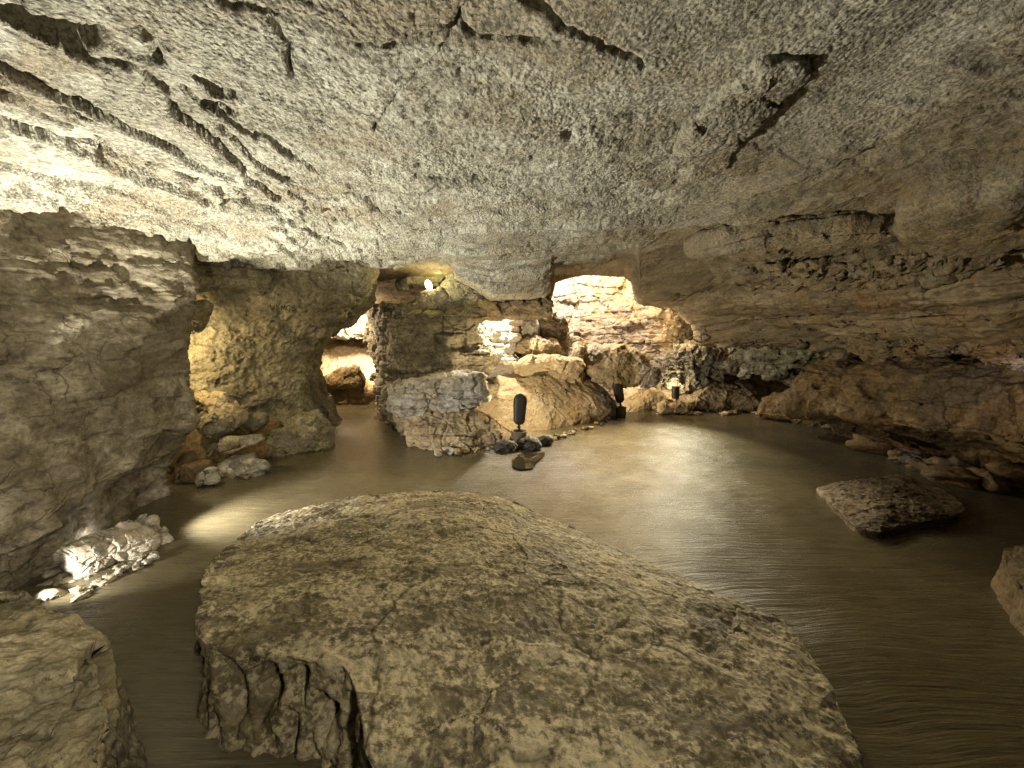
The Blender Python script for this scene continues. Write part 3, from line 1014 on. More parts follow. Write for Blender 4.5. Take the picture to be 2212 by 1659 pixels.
ROCKS = [
    # name, label, category, outline, distance, material, style, kwargs
    ('rock_wedge', 'dark hanging rock wedge joining the stacked block to the ceiling', 'rock', [(940, 668), (948, 640), (962, 612), (985, 590), (1030, 588), (1045, 640), (1030, 700), (1000, 706), (965, 692)], 6.5, 'crust', S_BOULD, dict(T=.28, seed=2)),
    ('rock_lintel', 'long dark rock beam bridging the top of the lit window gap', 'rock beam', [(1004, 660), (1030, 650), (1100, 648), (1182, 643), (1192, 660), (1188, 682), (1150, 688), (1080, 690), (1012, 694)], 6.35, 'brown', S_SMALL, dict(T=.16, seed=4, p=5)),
    ('rock_block', 'glaring white-lit rock face inside the window gap under the rock beam', 'rock block', [(1022, 678), (1112, 672), (1116, 740), (1112, 800), (1096, 822), (1050, 824), (1030, 806), (1016, 740)], 7.1, 'pale', S_BLOCK, dict(T=.30, seed=6, p=5)),
    ('rock_block', 'pinkish rock block at the right side of the window gap', 'rock block', [(1108, 690), (1150, 684), (1164, 700), (1166, 740), (1150, 756), (1112, 756)], 7.3, 'pale', S_SMALL, dict(T=.2, seed=8, p=4)),
    ('rock_block', 'dark holed rock block under the right end of the rock beam', 'rock block', [(1155, 690), (1200, 676), (1222, 700), (1224, 735), (1200, 750), (1160, 748)], 7.5, 'brown', S_SMALL, dict(T=.25, seed=10, p=4)),
    ('lit_overhang', 'yellow-lit rock lip above the glowing bulb', 'rock', [(858, 612), (880, 602), (905, 590), (930, 578), (950, 570), (975, 582), (978, 598), (960, 612), (930, 618), (890, 620), (862, 628)], 6.7, 'gold', S_SMALL, dict(T=.28, seed=11)),
    ('rock', 'square rock holding the glowing bulb on its top', 'rock', [(905, 668), (906, 640), (915, 630), (935, 628), (958, 622), (968, 640), (962, 655), (935, 664)], 5.9, 'gold', S_SMALL, dict(T=.13, seed=13, p=4)),
    ('boulder', 'large smooth tan boulder sloping up behind the round-topped lamp', 'boulder', [(958, 908), (985, 880), (1010, 850), (1045, 815), (1090, 800), (1130, 785), (1190, 768), (1240, 792), (1290, 830), (1316, 852), (1332, 872), (1326, 896), (1290, 908), (1230, 930), (1170, 950), (1110, 956), (1040, 938)], 6.0, 'tan', S_TAN, dict(T=.30, p=2.0, sx=.0026, sy=.0088, nt=460, nr=110, seed=15, xref=1120, yref=950)),
    ('boulder', 'flat grey-edged slab lying on top of the large tan boulder', 'boulder', [(1112, 806), (1108, 785), (1130, 774), (1180, 766), (1240, 772), (1262, 790), (1240, 805), (1180, 800), (1140, 810)], 6.75, 'tan', S_SMALL, dict(T=.2, seed=17)),
    ('boulder', 'pointed pale boulder at the top left of the tan pile', 'boulder', [(1112, 770), (1106, 745), (1120, 735), (1150, 728), (1168, 738), (1200, 745), (1206, 762), (1170, 778), (1135, 782)], 7.1, 'tan', S_BOULD, dict(T=.22, seed=19)),
    ('boulder', 'flat-topped tan boulder behind the pointed pale boulder', 'boulder', [(1160, 742), (1185, 730), (1225, 724), (1250, 735), (1262, 750), (1230, 768), (1180, 765)], 7.45, 'tan', S_BOULD, dict(T=.22, seed=20)),
    ('boulder', 'upright cracked tan boulder in the middle of the boulder pile', 'boulder', [(1180, 790), (1195, 765), (1230, 752), (1258, 752), (1262, 790), (1258, 830), (1225, 825), (1190, 810)], 7.15, 'tan', S_BOULD, dict(T=.22, seed=22)),
    ('boulder', 'wide brown boulder with a dark groove, right of the boulder pile', 'boulder', [(1252, 800), (1254, 772), (1275, 748), (1320, 745), (1370, 755), (1400, 775), (1405, 810), (1380, 832), (1320, 835), (1275, 825)], 7.4, 'tan', S_BOULD, dict(T=.34, seed=24)),
    ('boulder', 'pale rounded boulder at the right end of the boulder pile', 'boulder', [(1365, 800), (1372, 775), (1395, 776), (1418, 795), (1426, 818), (1412, 834), (1375, 836)], 7.3, 'pale', S_SMALL, dict(T=.2, seed=26)),
    ('boulder', 'low crusty tan boulder to the right of the leaning lamp', 'boulder', [(1335, 905), (1332, 870), (1345, 842), (1380, 828), (1410, 832), (1445, 850), (1460, 868), (1440, 885), (1400, 893)], 7.75, 'tan', S_BOULD, dict(T=.30, sy=.006, seed=28)),
    ('boulder', 'broad low tan mound of rock at the far end of the floor', 'boulder', [(1468, 888), (1462, 862), (1480, 840), (1520, 828), (1570, 832), (1610, 845), (1640, 870), (1650, 893), (1580, 893), (1520, 890)], 7.7, 'tan', S_BOULD, dict(T=.4, sy=.008, nt=320, nr=60, seed=30)),
    ('rock', 'jagged flat rock in front of the small barrel lamp', 'rock', [(1422, 890), (1424, 875), (1440, 868), (1475, 870), (1498, 874), (1490, 888), (1450, 894)], 7.35, 'tan', S_SMALL, dict(T=.12, seed=32)),
    ('boulder', 'pale grey block boulder at the foot of the stacked rock block', 'boulder', [(836, 880), (838, 838), (860, 826), (900, 824), (950, 818), (1000, 808), (1046, 808), (1056, 840), (1054, 866), (1020, 882), (960, 888), (890, 900), (850, 900)], 5.55, 'pale', S_LEDGE, dict(T=.27, p=4, nt=320, nr=60, seed=34)),
    ('rock_ledge', 'low broken rock ledge edging the path at the passage mouth', 'rock ledge', [(884, 972), (880, 935), (862, 905), (872, 892), (910, 884), (965, 888), (1010, 884), (1060, 905), (1080, 935), (1092, 960), (1050, 984), (1000, 986), (930, 990)], 5.15, 'tan', S_LEDGE, dict(T=.3, p=3.2, sy=.005, nt=360, nr=70, seed=36)),
    ('boulder', 'dark rocky stub just left of the leaning lamp base', 'boulder', [(1296, 912), (1298, 880), (1292, 858), (1300, 848), (1318, 862), (1326, 885), (1325, 905)], 7.0, 'dark', S_SMALL, dict(T=.14, seed=38)),
    ('rock_arch', 'grey green rock bulging over a dark hollow in the far right grotto', 'rock', [(1412, 836), (1412, 806), (1424, 780), (1436, 758), (1470, 750), (1497, 732), (1525, 744), (1560, 748), (1610, 745), (1635, 760), (1632, 805), (1600, 816), (1545, 818), (1524, 802), (1502, 796), (1494, 815), (1500, 840), (1450, 842)], 7.9, 'green', S_RAG, dict(T=.3, nt=420, nr=70, seed=40)),
    ('rock_arch', 'yellow brown rock arching over the deep hole beside the ochre bank', 'rock', [(1600, 812), (1602, 760), (1640, 735), (1700, 728), (1770, 735), (1800, 770), (1795, 850), (1745, 868), (1720, 846), (1690, 824), (1660, 806), (1625, 806)], 7.2, 'green', S_RAG, dict(T=.32, nt=420, nr=70, seed=42)),
    ('rock', 'ragged rock with a bright lit edge hanging in the far right grotto', 'rock', [(1506, 700), (1514, 690), (1540, 680), (1580, 678), (1640, 690), (1660, 715), (1620, 735), (1560, 738), (1526, 736), (1508, 722)], 7.1, 'gold', S_RAG, dict(T=.16, seed=44)),
    ('rock', 'knobbly round rock above the green-lit ledge', 'rock', [(1645, 700), (1655, 682), (1690, 674), (1720, 684), (1728, 704), (1700, 718), (1660, 718)], 6.5, 'green', S_SMALL, dict(T=.14, seed=46)),
    ('rock', 'sloping rubble heap running down beside the ochre bank', 'rock', [(1640, 893), (1650, 865), (1690, 848), (1730, 852), (1770, 880), (1800, 925), (1760, 925), (1700, 905)], 6.7, 'ochre', S_SMALL, dict(T=.24, sx=-.004, seed=47, nt=300, nr=50)),
    ('rock', 'ragged brown rock fins hanging under the overhang above the ochre bank', 'rock', [(1812, 668), (1838, 648), (1890, 650), (1950, 672), (1985, 712), (1975, 742), (1940, 752), (1915, 778), (1900, 752), (1865, 760), (1832, 748), (1808, 716)], 5.15, 'brown', S_RAG, dict(T=.16, seed=48, nt=360, nr=60)),
    ('rock', 'smooth brown rock bulge beside the ragged hanging fins', 'rock', [(1790, 742), (1800, 722), (1826, 724), (1836, 752), (1826, 778), (1804, 772)], 5.5, 'brown', S_SMALL, dict(T=.12, seed=49)),
    # passage
    ('boulder', 'brown split boulder half blocking the bright passage', 'boulder', [(696, 826), (704, 812), (718, 802), (745, 792), (766, 790), (778, 802), (786, 820), (784, 836), (740, 840), (704, 838)], 8.4, 'ochre', S_SMALL, dict(T=.22, seed=50)),
    ('rock_bank', 'dim brown earth slope at the end of the passage floor', 'rock bank', [(630, 895), (650, 838), (700, 824), (760, 824), (800, 826), (845, 850), (850, 900), (740, 892)], 8.7, 'ochre', S_BOULD, dict(T=.5, sy=.006, seed=52)),
    ('rock_bank', 'brightly lit orange sand slope deep inside the passage', 'rock bank', [(600, 860), (660, 780), (710, 758), (750, 748), (800, 742), (860, 745), (880, 860), (740, 880)], 10.0, 'tan', S_SMALL, dict(T=.5, sy=.008, seed=54, p=3)),
    ('rock_block', 'grey layered rock shelf above the dark slot in the passage', 'rock block', [(690, 728), (700, 690), (740, 680), (860, 678), (880, 700), (870, 728), (780, 730)], 9.6, 'grey', S_BLOCK, dict(T=.5, p=5, seed=56)),
    # left corner beyond the dark wall
    ('rock_bank', 'brown earth bank littered with rock at the foot of the tan pillar', 'rock bank', [(385, 1030), (380, 950), (420, 925), (480, 930), (540, 905), (600, 915), (660, 940), (650, 985), (600, 1005), (540, 1018), (470, 1035)], 4.35, 'ochre', S_BOULD, dict(T=.26, sx=.0035, sy=.004, nt=320, nr=60, seed=60)),
    ('rock_ledge', 'low brown rock step at the right foot of the tan pillar', 'rock ledge', [(560, 985), (575, 940), (620, 910), (655, 895), (690, 884), (712, 902), (720, 930), (718, 966), (680, 990), (620, 1000)], 5.0, 'gold', S_BOULD, dict(T=.24, sx=.002, nt=320, nr=60, seed=62)),
    ('rock_ledge', 'layered rock shelf jutting from the top left of the tan pillar', 'rock ledge', [(392, 560), (430, 548), (520, 552), (582, 572), (592, 610), (560, 634), (470, 630), (396, 642)], 4.12, 'gold', [dict(strata=(9, .05, .3), fbm=[(3, .03, 3)]), dict(strata=(26, .014, .5), run=3., facet=[(8, .014)], fbm=[(12, .008, 3)])], dict(T=.17, p=3.5, sx=.0031, seed=58, xref=392, nt=320, nr=60)),
    ('rock', 'small lit rock spur on the left edge of the tan pillar under the layered shelf', 'rock', [(396, 712), (400, 690), (416, 664), (432, 652), (446, 660), (436, 690), (420, 716), (404, 724)], 4.12, 'gold', S_SMALL, dict(T=.1, seed=59)),
    ('boulder', 'tilted orange-brown boulder propped against the tan pillar', 'boulder', [(440, 862), (460, 842), (488, 846), (500, 862), (520, 890), (526, 912), (512, 925), (480, 905), (460, 890)], 4.35, 'tan', S_SMALL, dict(T=.12, seed=64)),
    ('boulder', 'rounded tan boulder under the tilted orange-brown boulder', 'boulder', [(430, 920), (440, 902), (462, 892), (490, 895), (502, 910), (490, 930), (460, 944), (438, 936)], 4.2, 'gold', S_SMALL, dict(T=.11, seed=66)),
    ('boulder', 'small brown boulder at the foot of the pillar, right of the tilted boulder', 'boulder', [(528, 922), (532, 904), (552, 892), (575, 895), (580, 912), (560, 925), (540, 930)], 4.55, 'gold', S_SMALL, dict(T=.1, seed=68)),
    ('rock', 'long flat rock shelf on the brown earth bank', 'rock', [(452, 974), (462, 956), (490, 946), (530, 942), (560, 936), (570, 952), (520, 962), (480, 978)], 4.15, 'gold', S_SMALL, dict(T=.1, seed=70)),
    ('rock', 'thin orange plate of rock lying on the earth bank', 'rock', [(484, 978), (500, 970), (530, 961), (526, 970), (502, 982)], 4.0, 'tan', S_SMALL, dict(T=.03, seed=71)),
    ('rock', 'small square stone stuck behind the corner of the dark wall', 'rock', [(374, 920), (380, 900), (402, 905), (408, 935), (390, 950), (372, 945)], 3.95, 'gold', S_SMALL, dict(T=.09, seed=72)),
    ('rock', 'flat rock shelf beside the corner of the dark wall', 'rock', [(396, 1030), (398, 1008), (440, 1004), (452, 1014), (446, 1034), (410, 1042)], 3.9, 'brown', S_SMALL, dict(T=.09, seed=73)),
    ('rock', 'small glossy white stone on the path edge', 'rock', [(432, 1040), (438, 1024), (450, 1018), (464, 1026), (470, 1040), (450, 1046)], 3.75, 'wet', S_SMALL, dict(T=.06, seed=74)),
    ('rock', 'smooth glossy rock apron where the bank meets the path', 'rock', [(462, 1026), (470, 1004), (510, 990), (545, 985), (575, 998), (584, 1012), (550, 1028), (500, 1034)], 4.0, 'wet', S_SMALL, dict(T=.09, seed=75, sy=.004)),
    # lit pile by the dark wall
    ('boulder', 'cracked grey boulder in front of the hidden light by the dark wall', 'boulder', [(122, 1232), (128, 1200), (150, 1178), (176, 1166), (230, 1152), (290, 1140), (322, 1140), (330, 1165), (318, 1195), (290, 1222), (240, 1240), (190, 1262), (150, 1268), (128, 1256)], 2.42, 'pale', [dict(fbm=[(2.5, .02, 3)], facet=[(5, .03)], crack=.5), dict(facet=[(14, .008)], fbm=[(14, .006, 3)], crack=.6)], dict(T=.13, p=3.5, seed=80, nt=420, nr=70, sx=.0022)),
    ('rock', 'pale tilted rock leaning at the right end of the lit pile', 'rock', [(312, 1150), (318, 1128), (328, 1118), (340, 1140), (352, 1155), (345, 1176), (320, 1172)], 2.75, 'pale', S_SMALL, dict(T=.05, seed=82)),
    ('rock', 'whitish pebbly rock at the path end of the lit pile', 'rock', [(330, 1168), (350, 1155), (372, 1160), (378, 1172), (355, 1186), (332, 1190)], 2.7, 'pale', S_SMALL, dict(T=.05, seed=83)),
    ('rock', 'ragged spike of rock glaring white behind the lit pile', 'rock', [(262, 1150), (280, 1138), (298, 1120), (308, 1112), (306, 1135), (300, 1150)], 2.8, 'pale', S_SMALL, dict(T=.05, seed=84)),
    ('rock', 'dark shadowed stone at the path edge of the lit pile', 'rock', [(296, 1212), (302, 1192), (322, 1188), (336, 1200), (320, 1222), (302, 1226)], 2.55, 'grey', S_SMALL, dict(T=.04, seed=85)),
    ('rock', 'angular pinkish stone between the lit pile and the corner boulder', 'rock', [(116, 1282), (122, 1256), (140, 1244), (168, 1250), (182, 1266), (170, 1284), (140, 1290)], 2.22, 'pale', S_SMALL, dict(T=.05, seed=86)),
    ('rock', 'smooth grey stone in the dark gap at the wall foot', 'rock', [(72, 1284), (80, 1264), (112, 1256), (124, 1266), (120, 1286), (92, 1292)], 2.2, 'pale', S_SMALL, dict(T=.05, seed=87)),
    ('rock', 'rounded grey stone at the left edge by the wall foot', 'rock', [(8, 1284), (20, 1266), (48, 1260), (66, 1274), (60, 1292), (30, 1296)], 2.2, 'pale', S_SMALL, dict(T=.06, seed=88)),
    ('rock', 'bright white chunk standing beside the corner boulder', 'rock', [(86, 1312), (90, 1296), (108, 1292), (118, 1304), (108, 1324), (96, 1330)], 2.05, 'pale', S_SMALL, dict(T=.03, seed=89)),
    ('rock', 'flat white-topped stone between grey stones and corner boulder', 'rock', [(62, 1292), (80, 1286), (130, 1284), (142, 1294), (110, 1302), (74, 1304)], 2.12, 'pale', S_SMALL, dict(T=.04, seed=90)),
    ('rock', 'narrow brown stone where the path meets the corner boulder', 'rock', [(112, 1336), (128, 1318), (155, 1304), (182, 1302), (170, 1318), (140, 1334)], 2.05, 'gold', S_SMALL, dict(T=.035, seed=91)),
    # at the lamps
    ('rock', 'dark angular rock in front of the lamp base', 'rock', [(1068, 972), (1072, 952), (1092, 946), (1112, 952), (1120, 966), (1104, 980), (1082, 982)], 4.98, 'dark', S_SMALL, dict(T=.11, seed=95)),
    ('rock', 'big dark lump of rock at the right of the lamp base', 'rock', [(1118, 966), (1126, 950), (1145, 942), (1162, 950), (1170, 962), (1155, 976), (1128, 978)], 5.05, 'dark', S_SMALL, dict(T=.12, seed=96)),
    ('rock', 'smaller dark rock beyond the big dark lump', 'rock', [(1160, 966), (1164, 950), (1176, 942), (1192, 946), (1186, 960), (1172, 970)], 5.3, 'dark', S_SMALL, dict(T=.08, seed=97)),
    ('rock', 'dark stone on the floor below the leaning lamp', 'rock', [(1298, 912), (1304, 898), (1318, 896), (1326, 908), (1312, 918)], 6.85, 'dark', S_SMALL, dict(T=.07, seed=98)),
]
for (nm, lb, ct, ol, D, mt, sty, kw) in ROCKS:
    kw = dict(kw)
    sd = kw.pop('seed') * 3.17
    rock(nm, lb, ct, ol, D, M[mt], sty, seed=sd, **kw)

# ------------------------------------------------------------------ slabs on the floor


def flutes(V, out, nt, ns):
    n = nt * ns
    P = V[:n]
    o = np.tile(out, (ns, 1))
    face = sstep(.1, .5, -(o[:, 1])) * sstep(-.2, -.4, P[:, 0])
    f1, f2, k, w = worley(P * np.array([7.5, 7.5, 2.2]) + 3)
    cut = sstep(.05, .45, f2 - f1)
    lo = (1 - sstep(.30, .36, P[:, 2])) * sstep(-.04, .07, P[:, 2])
    V[:n] -= o * (face * lo * cut * (.12 + .07 * _r[k, 3].clip(-1, 1)))[:, None]
    lump = .015 * fbm(P * 6, 3)
    V[:n] += o * lump[:, None]
    return V


slab('rock_slab', 'huge flat-topped foreground rock slab with a broken fluted end', 'rock slab',
     [(640, 1104, .02), (760, 1077, .02), (900, 1060, .02), (1020, 1065, .03), (1110, 1084, .05), (1160, 1108, .07), (1250, 1148, .08), (1370, 1206, .09), (1490, 1262, .10), (1600, 1304, .12), (1690, 1338, .12), (1722, 1375, .12),
      (1765, 1435, .12), (1805, 1505, .12), (1842, 1595, .12), (1866, 1680, .12), (1890, 1850, .12), (1700, 2300, .2), (1100, 2500, .3), (930, 1950, .3), (800, 1640, .33), (770, 1500, .37), (740, 1440, .38), (650, 1425, .38), (540, 1400, .38), (452, 1400, .37), (436, 1345, .36), (440, 1300, .34), (430, 1270, .30), (450, 1225, .24), (500, 1172, .14), (560, 1130, .06)],
     .36, M['slab'], S_SLAB, nt=1300, nr=330, ns=70, top_p=1.5, flare=.05, seed=70., sidefn=flutes, centre=(-.05, 1.75))

slab('boulder', 'rough tan corner boulder beside the lit stones, cut off by the left edge', 'boulder',
     [(-500, 1330, .34), (-100, 1288, .34), (0, 1286, .36), (60, 1294, .36), (120, 1334, .38), (165, 1352, .40), (200, 1400, .40), (214, 1440, .40), (224, 1500, .40), (226, 1570, .40), (218, 1659, .40), (200, 1850, .40), (-200, 2300, .4), (-700, 2000, .4)],
     .47, M['gold'], [dict(fbm=[(1.6, .03, 3)], facet=[(3, .03)]), dict(fbm=[(8, .014, 4)], ridge=[(9, .008, 3)], pit=[(9, .02, .35)]), dict(fbm=[(36, .003, 3)], pop=[(40, .004)])], nt=800, nr=160, ns=60, flare=.09, seed=75.)

slab('flat_rock', 'flat brown rock set into the right side of the floor', 'rock slab',
     [(1766, 1056, .03), (1800, 1045, .05), (1880, 1036, .07), (1955, 1028, .09), (1985, 1044, .07), (2040, 1060, .07), (2078, 1084, .06), (2086, 1100, .06), (2060, 1116, .06), (2000, 1126, .05), (1950, 1136, .04), (1900, 1150, .05), (1850, 1138, .04), (1820, 1110, .04), (1790, 1080, .04)],
     .09, M['brown'], S_SLAB, nt=420, nr=90, ns=24, flare=.03, seed=77.)
slab('boulder', 'dark boulder at the right edge of the floor', 'boulder',
     [(2166, 1190, .22), (2180, 1180, .25), (2300, 1160, .28), (2500, 1200, .28), (2500, 1380, .2), (2300, 1350, .2), (2215, 1290, .2), (2178, 1240, .2)],
     .3, M['brown'], S_SLAB, nt=260, nr=60, ns=24, flare=.03, seed=78.)

# ------------------------------------------------------------------ small loose stones


def stone_mesh(k, mat):
    nt_, nv_ = 22, 14
    th = np.linspace(0, 2 * math.pi, nt_, endpoint=False)
    ph = np.linspace(.12, math.pi - .12, nv_)
    V = np.array([[math.sin(p) * math.cos(t), math.sin(p) * math.sin(t), -math.cos(p)] for p in ph for t in th])
    V = np.vstack([V, [0, 0, -1], [0, 0, 1]])
    Q = gridfaces(nt_, nv_, True)
    i = np.arange(nt_)
    T = np.vstack([np.stack([(i + 1) % nt_, i, np.full(nt_, len(V) - 2)], 1), np.stack([(nv_ - 1) * nt_ + i, (nv_ - 1) * nt_ + (i + 1) % nt_, np.full(nt_, len(V) - 1)], 1)])
    V = V / np.power((np.abs(V) ** 3.2).sum(1), 1 / 3.2)[:, None]
    f1, f2, kk, o = worley(V * .9 + k * 3.1)
    V = V * (1 + .30 * (o * _r[kk, :3]).sum(1) + .12 * _r[kk, 3] + .10 * fbm(V * 2.2 + k, 3))[:, None].clip(.4, 1.6)
    V *= np.array([1, .75, .6])
    return mk('stone', V, Q, T, mat, origin=(0, 0, -.45))


def stones(pts, mats, label, group, smin, smax, seed, z=0., cat='stone'):
    r = random.Random(seed)
    protos = {}
    for k, (a, b, s) in enumerate(pts):
        mt = r.choice(mats)
        v = (mt, k % 5)
        if v not in protos:
            o = stone_mesh(seed + k * 1.7, M[mt])
            protos[v] = o
        else:
            o = protos[v].copy()
            COL.objects.link(o)
        q = onz(a, b, z)
        size = s * r.uniform(smin, smax)
        o.location = (q[0], q[1], z + size * .12)
        o.scale = (size * r.uniform(.8, 1.25), size * r.uniform(.7, 1.1), size * r.uniform(.55, .95))
        o.rotation_euler = (r.uniform(-.35, .35), r.uniform(-.35, .35), r.uniform(0, 6.28))
        tag(o, label, cat, group)


r = random.Random(3)
pl = [(1690, 905), (1760, 925), (1830, 950), (1900, 985), (1960, 1008), (2040, 1030), (2120, 1045), (2210, 1052)]
pts = []
for k in range(46):
    t = r.uniform(0, len(pl) - 1.001)
    i = int(t)
    f = t - i
    x = pl[i][0] * (1 - f) + pl[i + 1][0] * f
    y = pl[i][1] * (1 - f) + pl[i + 1][1] * f
    pts.append((x + r.uniform(-6, 10), y - r.uniform(0, 14), .9 if r.random() < .7 else 1.7))
stones(pts, ['ochre', 'brown', 'dark'], 'brown stone in the loose row along the foot of the ochre bank', 'stones along the foot of the ochre bank', .05, .10, 100)
for a, b, s, lb in ((2050, 1040, 1.5, 'small tan stone standing in the dark gap under the ochre bank'), (2125, 1052, 1.5, 'pointed brown stone near the right end of the stone row'), (2182, 1040, 2.0, 'large square brown stone at the right end of the stone row'), (1955, 985, 1.8, 'orange stone standing upright in the middle of the stone row'), (1880, 975, 1.9, 'lumpy brown stone at the shadowed start of the stone row')):
    stones([(a, b, s)], ['ochre'], lb, 'larger stones of the stone row', .085, .1, int(a))
pts = []
for k in range(60):                                  # gravelly edge of the lit pile
    t = r.random()
    x = 165 + (345 - 165) * t
    y = 1290 + (1195 - 1290) * t
    pts.append((x + r.uniform(-14, 10), y + r.uniform(-10, 8), 1))
stones(pts, ['pale', 'pale', 'gold'], 'small pale stone in the gravelly edge between lit pile and path', 'pale stones at the edge of the lit pile', .012, .03, 200)
pts = [(r.uniform(165, 300), r.uniform(1150, 1170), 1) for k in range(10)]
pts = []
for k in range(26):
    t = r.random()
    pts.append((900 + 210 * t + r.uniform(-8, 8), 985 - 20 * t + r.uniform(-10, 4), 1))
stones(pts, ['tan', 'pale', 'gold', 'dark'], 'loose stone along the front of the low broken ledge', 'stones in front of the broken ledge', .03, .075, 300)
pts = []
for k in range(22):
    t = r.random()
    pts.append((1180 + 140 * t + r.uniform(-4, 8), 956 - 48 * t + r.uniform(-6, 2), 1))
stones(pts, ['dark', 'tan'], 'little dark stone along the foot of the large tan boulder', 'stones at the foot of the tan boulder', .02, .05, 400)
pts = []
for k in range(24):
    pts.append((1420 + r.uniform(0, 270), 890 + r.uniform(-4, 8), 1))
stones(pts, ['tan', 'ochre'], 'loose tan stone at the far edge of the floor below the mounds', 'stones at the far edge of the floor', .03, .08, 500)
pts = [(400 + r.uniform(0, 170), 1040 - r.uniform(0, 14) - k * .4, 1) for k in range(12)]
stones(pts, ['gold', 'brown'], 'little brown stone at the path edge near the dark wall corner', 'stones at the path edge by the dark wall', .02, .05, 600)

# ------------------------------------------------------------------ lamps


def lathe(prof, n=40):
    th = np.linspace(0, 2 * math.pi, n, endpoint=False)
    V = np.vstack([np.stack([r_ * np.cos(th), r_ * np.sin(th), np.full(n, z)], 1) for r_, z in prof])
    return V, gridfaces(n, len(prof), True)


def xf(V, loc=(0, 0, 0), rot=(0, 0, 0), scl=(1, 1, 1)):
    from mathutils import Euler
    m = np.array(Euler(rot).to_matrix())
    return (np.asarray(V) * np.array(scl)) @ m.T + np.array(loc)


def empty(name, loc):
    o = bpy.data.objects.new(name, None)
    o.empty_display_size = .1
    COL.objects.link(o)
    o.location = loc
    bpy.context.view_layer.update()
    return o


def lamp(px, py, label, hgt, wid, lean=0., base=True, tilt=0., grp='shielded floor lamps among the boulders', sq=.62, Y=None):
    q = onz(px, py, 0) if Y is None else at(px, py, Y)
    root = tag(empty('floor_lamp', q), label, 'floor lamp', grp)
    if base:
        V, Q = lathe([(.001, 0), (.104, 0), (.107, .01), (.112, .165), (.108, .176), (.094, .176), (.088, .165), (.086, .11), (.001, .108)])
        mk('base', V + q, Q, None, M['cement'], origin=q, parent=root)
        V, Q = lathe([(.001, .10), (.017, .10), (.017, .215), (.026, .215), (.026, .235), (.014, .235), (.014, .29), (.001, .29)], 20)
        mk('stem', xf(V) + q, Q, None, M['bronze'], origin=q, parent=root)
        V, Q = lathe([(.001, 0), (.012, 0), (.012, .05), (.001, .05)], 16)
        mk('conduit_box', xf(V, (.045, -.02, .175), (0, 1.57, 0), (1.3, 1.8, 1.1)) + q, Q, None, M['rubber'], origin=q, parent=root)
        z0 = .255
    else:
        z0 = .05
    # the shield: a long rounded half shell, closed to the camera side and open to the rock it lights
    n, mrows = 44, 40
    rows = []
    for j in range(mrows):
        v = j / (mrows - 1)
        zz = v * hgt
        if base:
            w = wid * (.80 + .24 * v) * (1 - (1 - min(1, v / .16)) ** 2.2 * .62) * math.sqrt(max(0.004, 1 - max(0, (v - .70) / .3) ** 2.2))
            w *= max(.05, min(1, (v + .004) / .03) ** .5)
        else:
            w = wid * (.86 + .14 * v)
            if j in (0, mrows - 1):
                w *= .9
            if .60 < v < .66:
                w *= 1.035
        th = np.linspace(0, 2 * math.pi, n, endpoint=False)
        e = 2.6
        cx = np.sign(np.cos(th)) * np.abs(np.cos(th)) ** (2 / e)
        cy = np.sign(np.sin(th)) * np.abs(np.sin(th)) ** (2 / e)
        rows.append(np.stack([w * cx, w * sq * cy, np.full(n, zz)], 1))
    V = np.vstack(rows)
    V = np.vstack([V, [0, 0, 0], [0, 0, hgt]])
    Q = gridfaces(n, mrows, True)
    i = np.arange(n)
    T = np.vstack([np.stack([(i + 1) % n, i, np.full(n, len(V) - 2)], 1), np.stack([(mrows - 1) * n + i, (mrows - 1) * n + (i + 1) % n, np.full(n, len(V) - 1)], 1)])
    hp = q + np.array([0, 0, z0])
    V = xf(V, (0, 0, 0), (tilt, lean, 0))
    mk('lamp_shade', V + hp, Q, T, M['bronze'], origin=hp, parent=root)
    # lit glass set in the far side
    Vg, Qg = lathe([(.001, 0), (wid * .6, 0), (wid * .55, .01), (.001, .014)], 24)
    Vg = xf(Vg, (0, wid * sq + .001, hgt * .62), (-1.57, 0, 0), (1, 1.5, 1))
    Vg = xf(Vg, (0, 0, 0), (tilt, lean, 0))
    mk('lamp_glass', Vg + hp, Qg, None, M['lens'], origin=hp, parent=root)
    return q, hp


q1, h1 = lamp(1121, 956, 'upright oval-shielded lamp on a cement pot in front of the tan boulder', .46, .098, lean=.05)
q2, h2 = lamp(1339, 899, 'leaning curved-shield lamp on a cement pot between two tan boulders', .46, .098, lean=-.22, tilt=.1)
q3, h3 = lamp(1458, 866, 'short barrel-shaped lamp behind the jagged flat rock', .235, .070, base=False, sq=.95, Y=7.4)


def tube(name, pts, r_, mat, n=8):
    p = spline(pts, 90)
    t = np.gradient(p, axis=0)
    t /= np.linalg.norm(t, axis=1, keepdims=True)
    u = np.cross(t, [0, 0, 1.0])
    u /= np.linalg.norm(u, axis=1, keepdims=True) + 1e-9
    w = np.cross(u, t)
    th = np.linspace(0, 2 * math.pi, n, endpoint=False)
    V = np.vstack([p[k] + r_ * (np.cos(th)[:, None] * u[k] + np.sin(th)[:, None] * w[k]) for k in range(len(p))])
    return mk(name, V, gridfaces(n, len(p), True), None, mat)


o = tube('cable', [at(1113, 938, 5.5), at(1090, 925, 5.42), at(1065, 905, 5.36), at(1040, 890, 5.42), at(1010, 882, 5.6)], .006, M['rubber'])
tag(o, 'thin black cable running from the lamp base over the low ledge', 'cable')

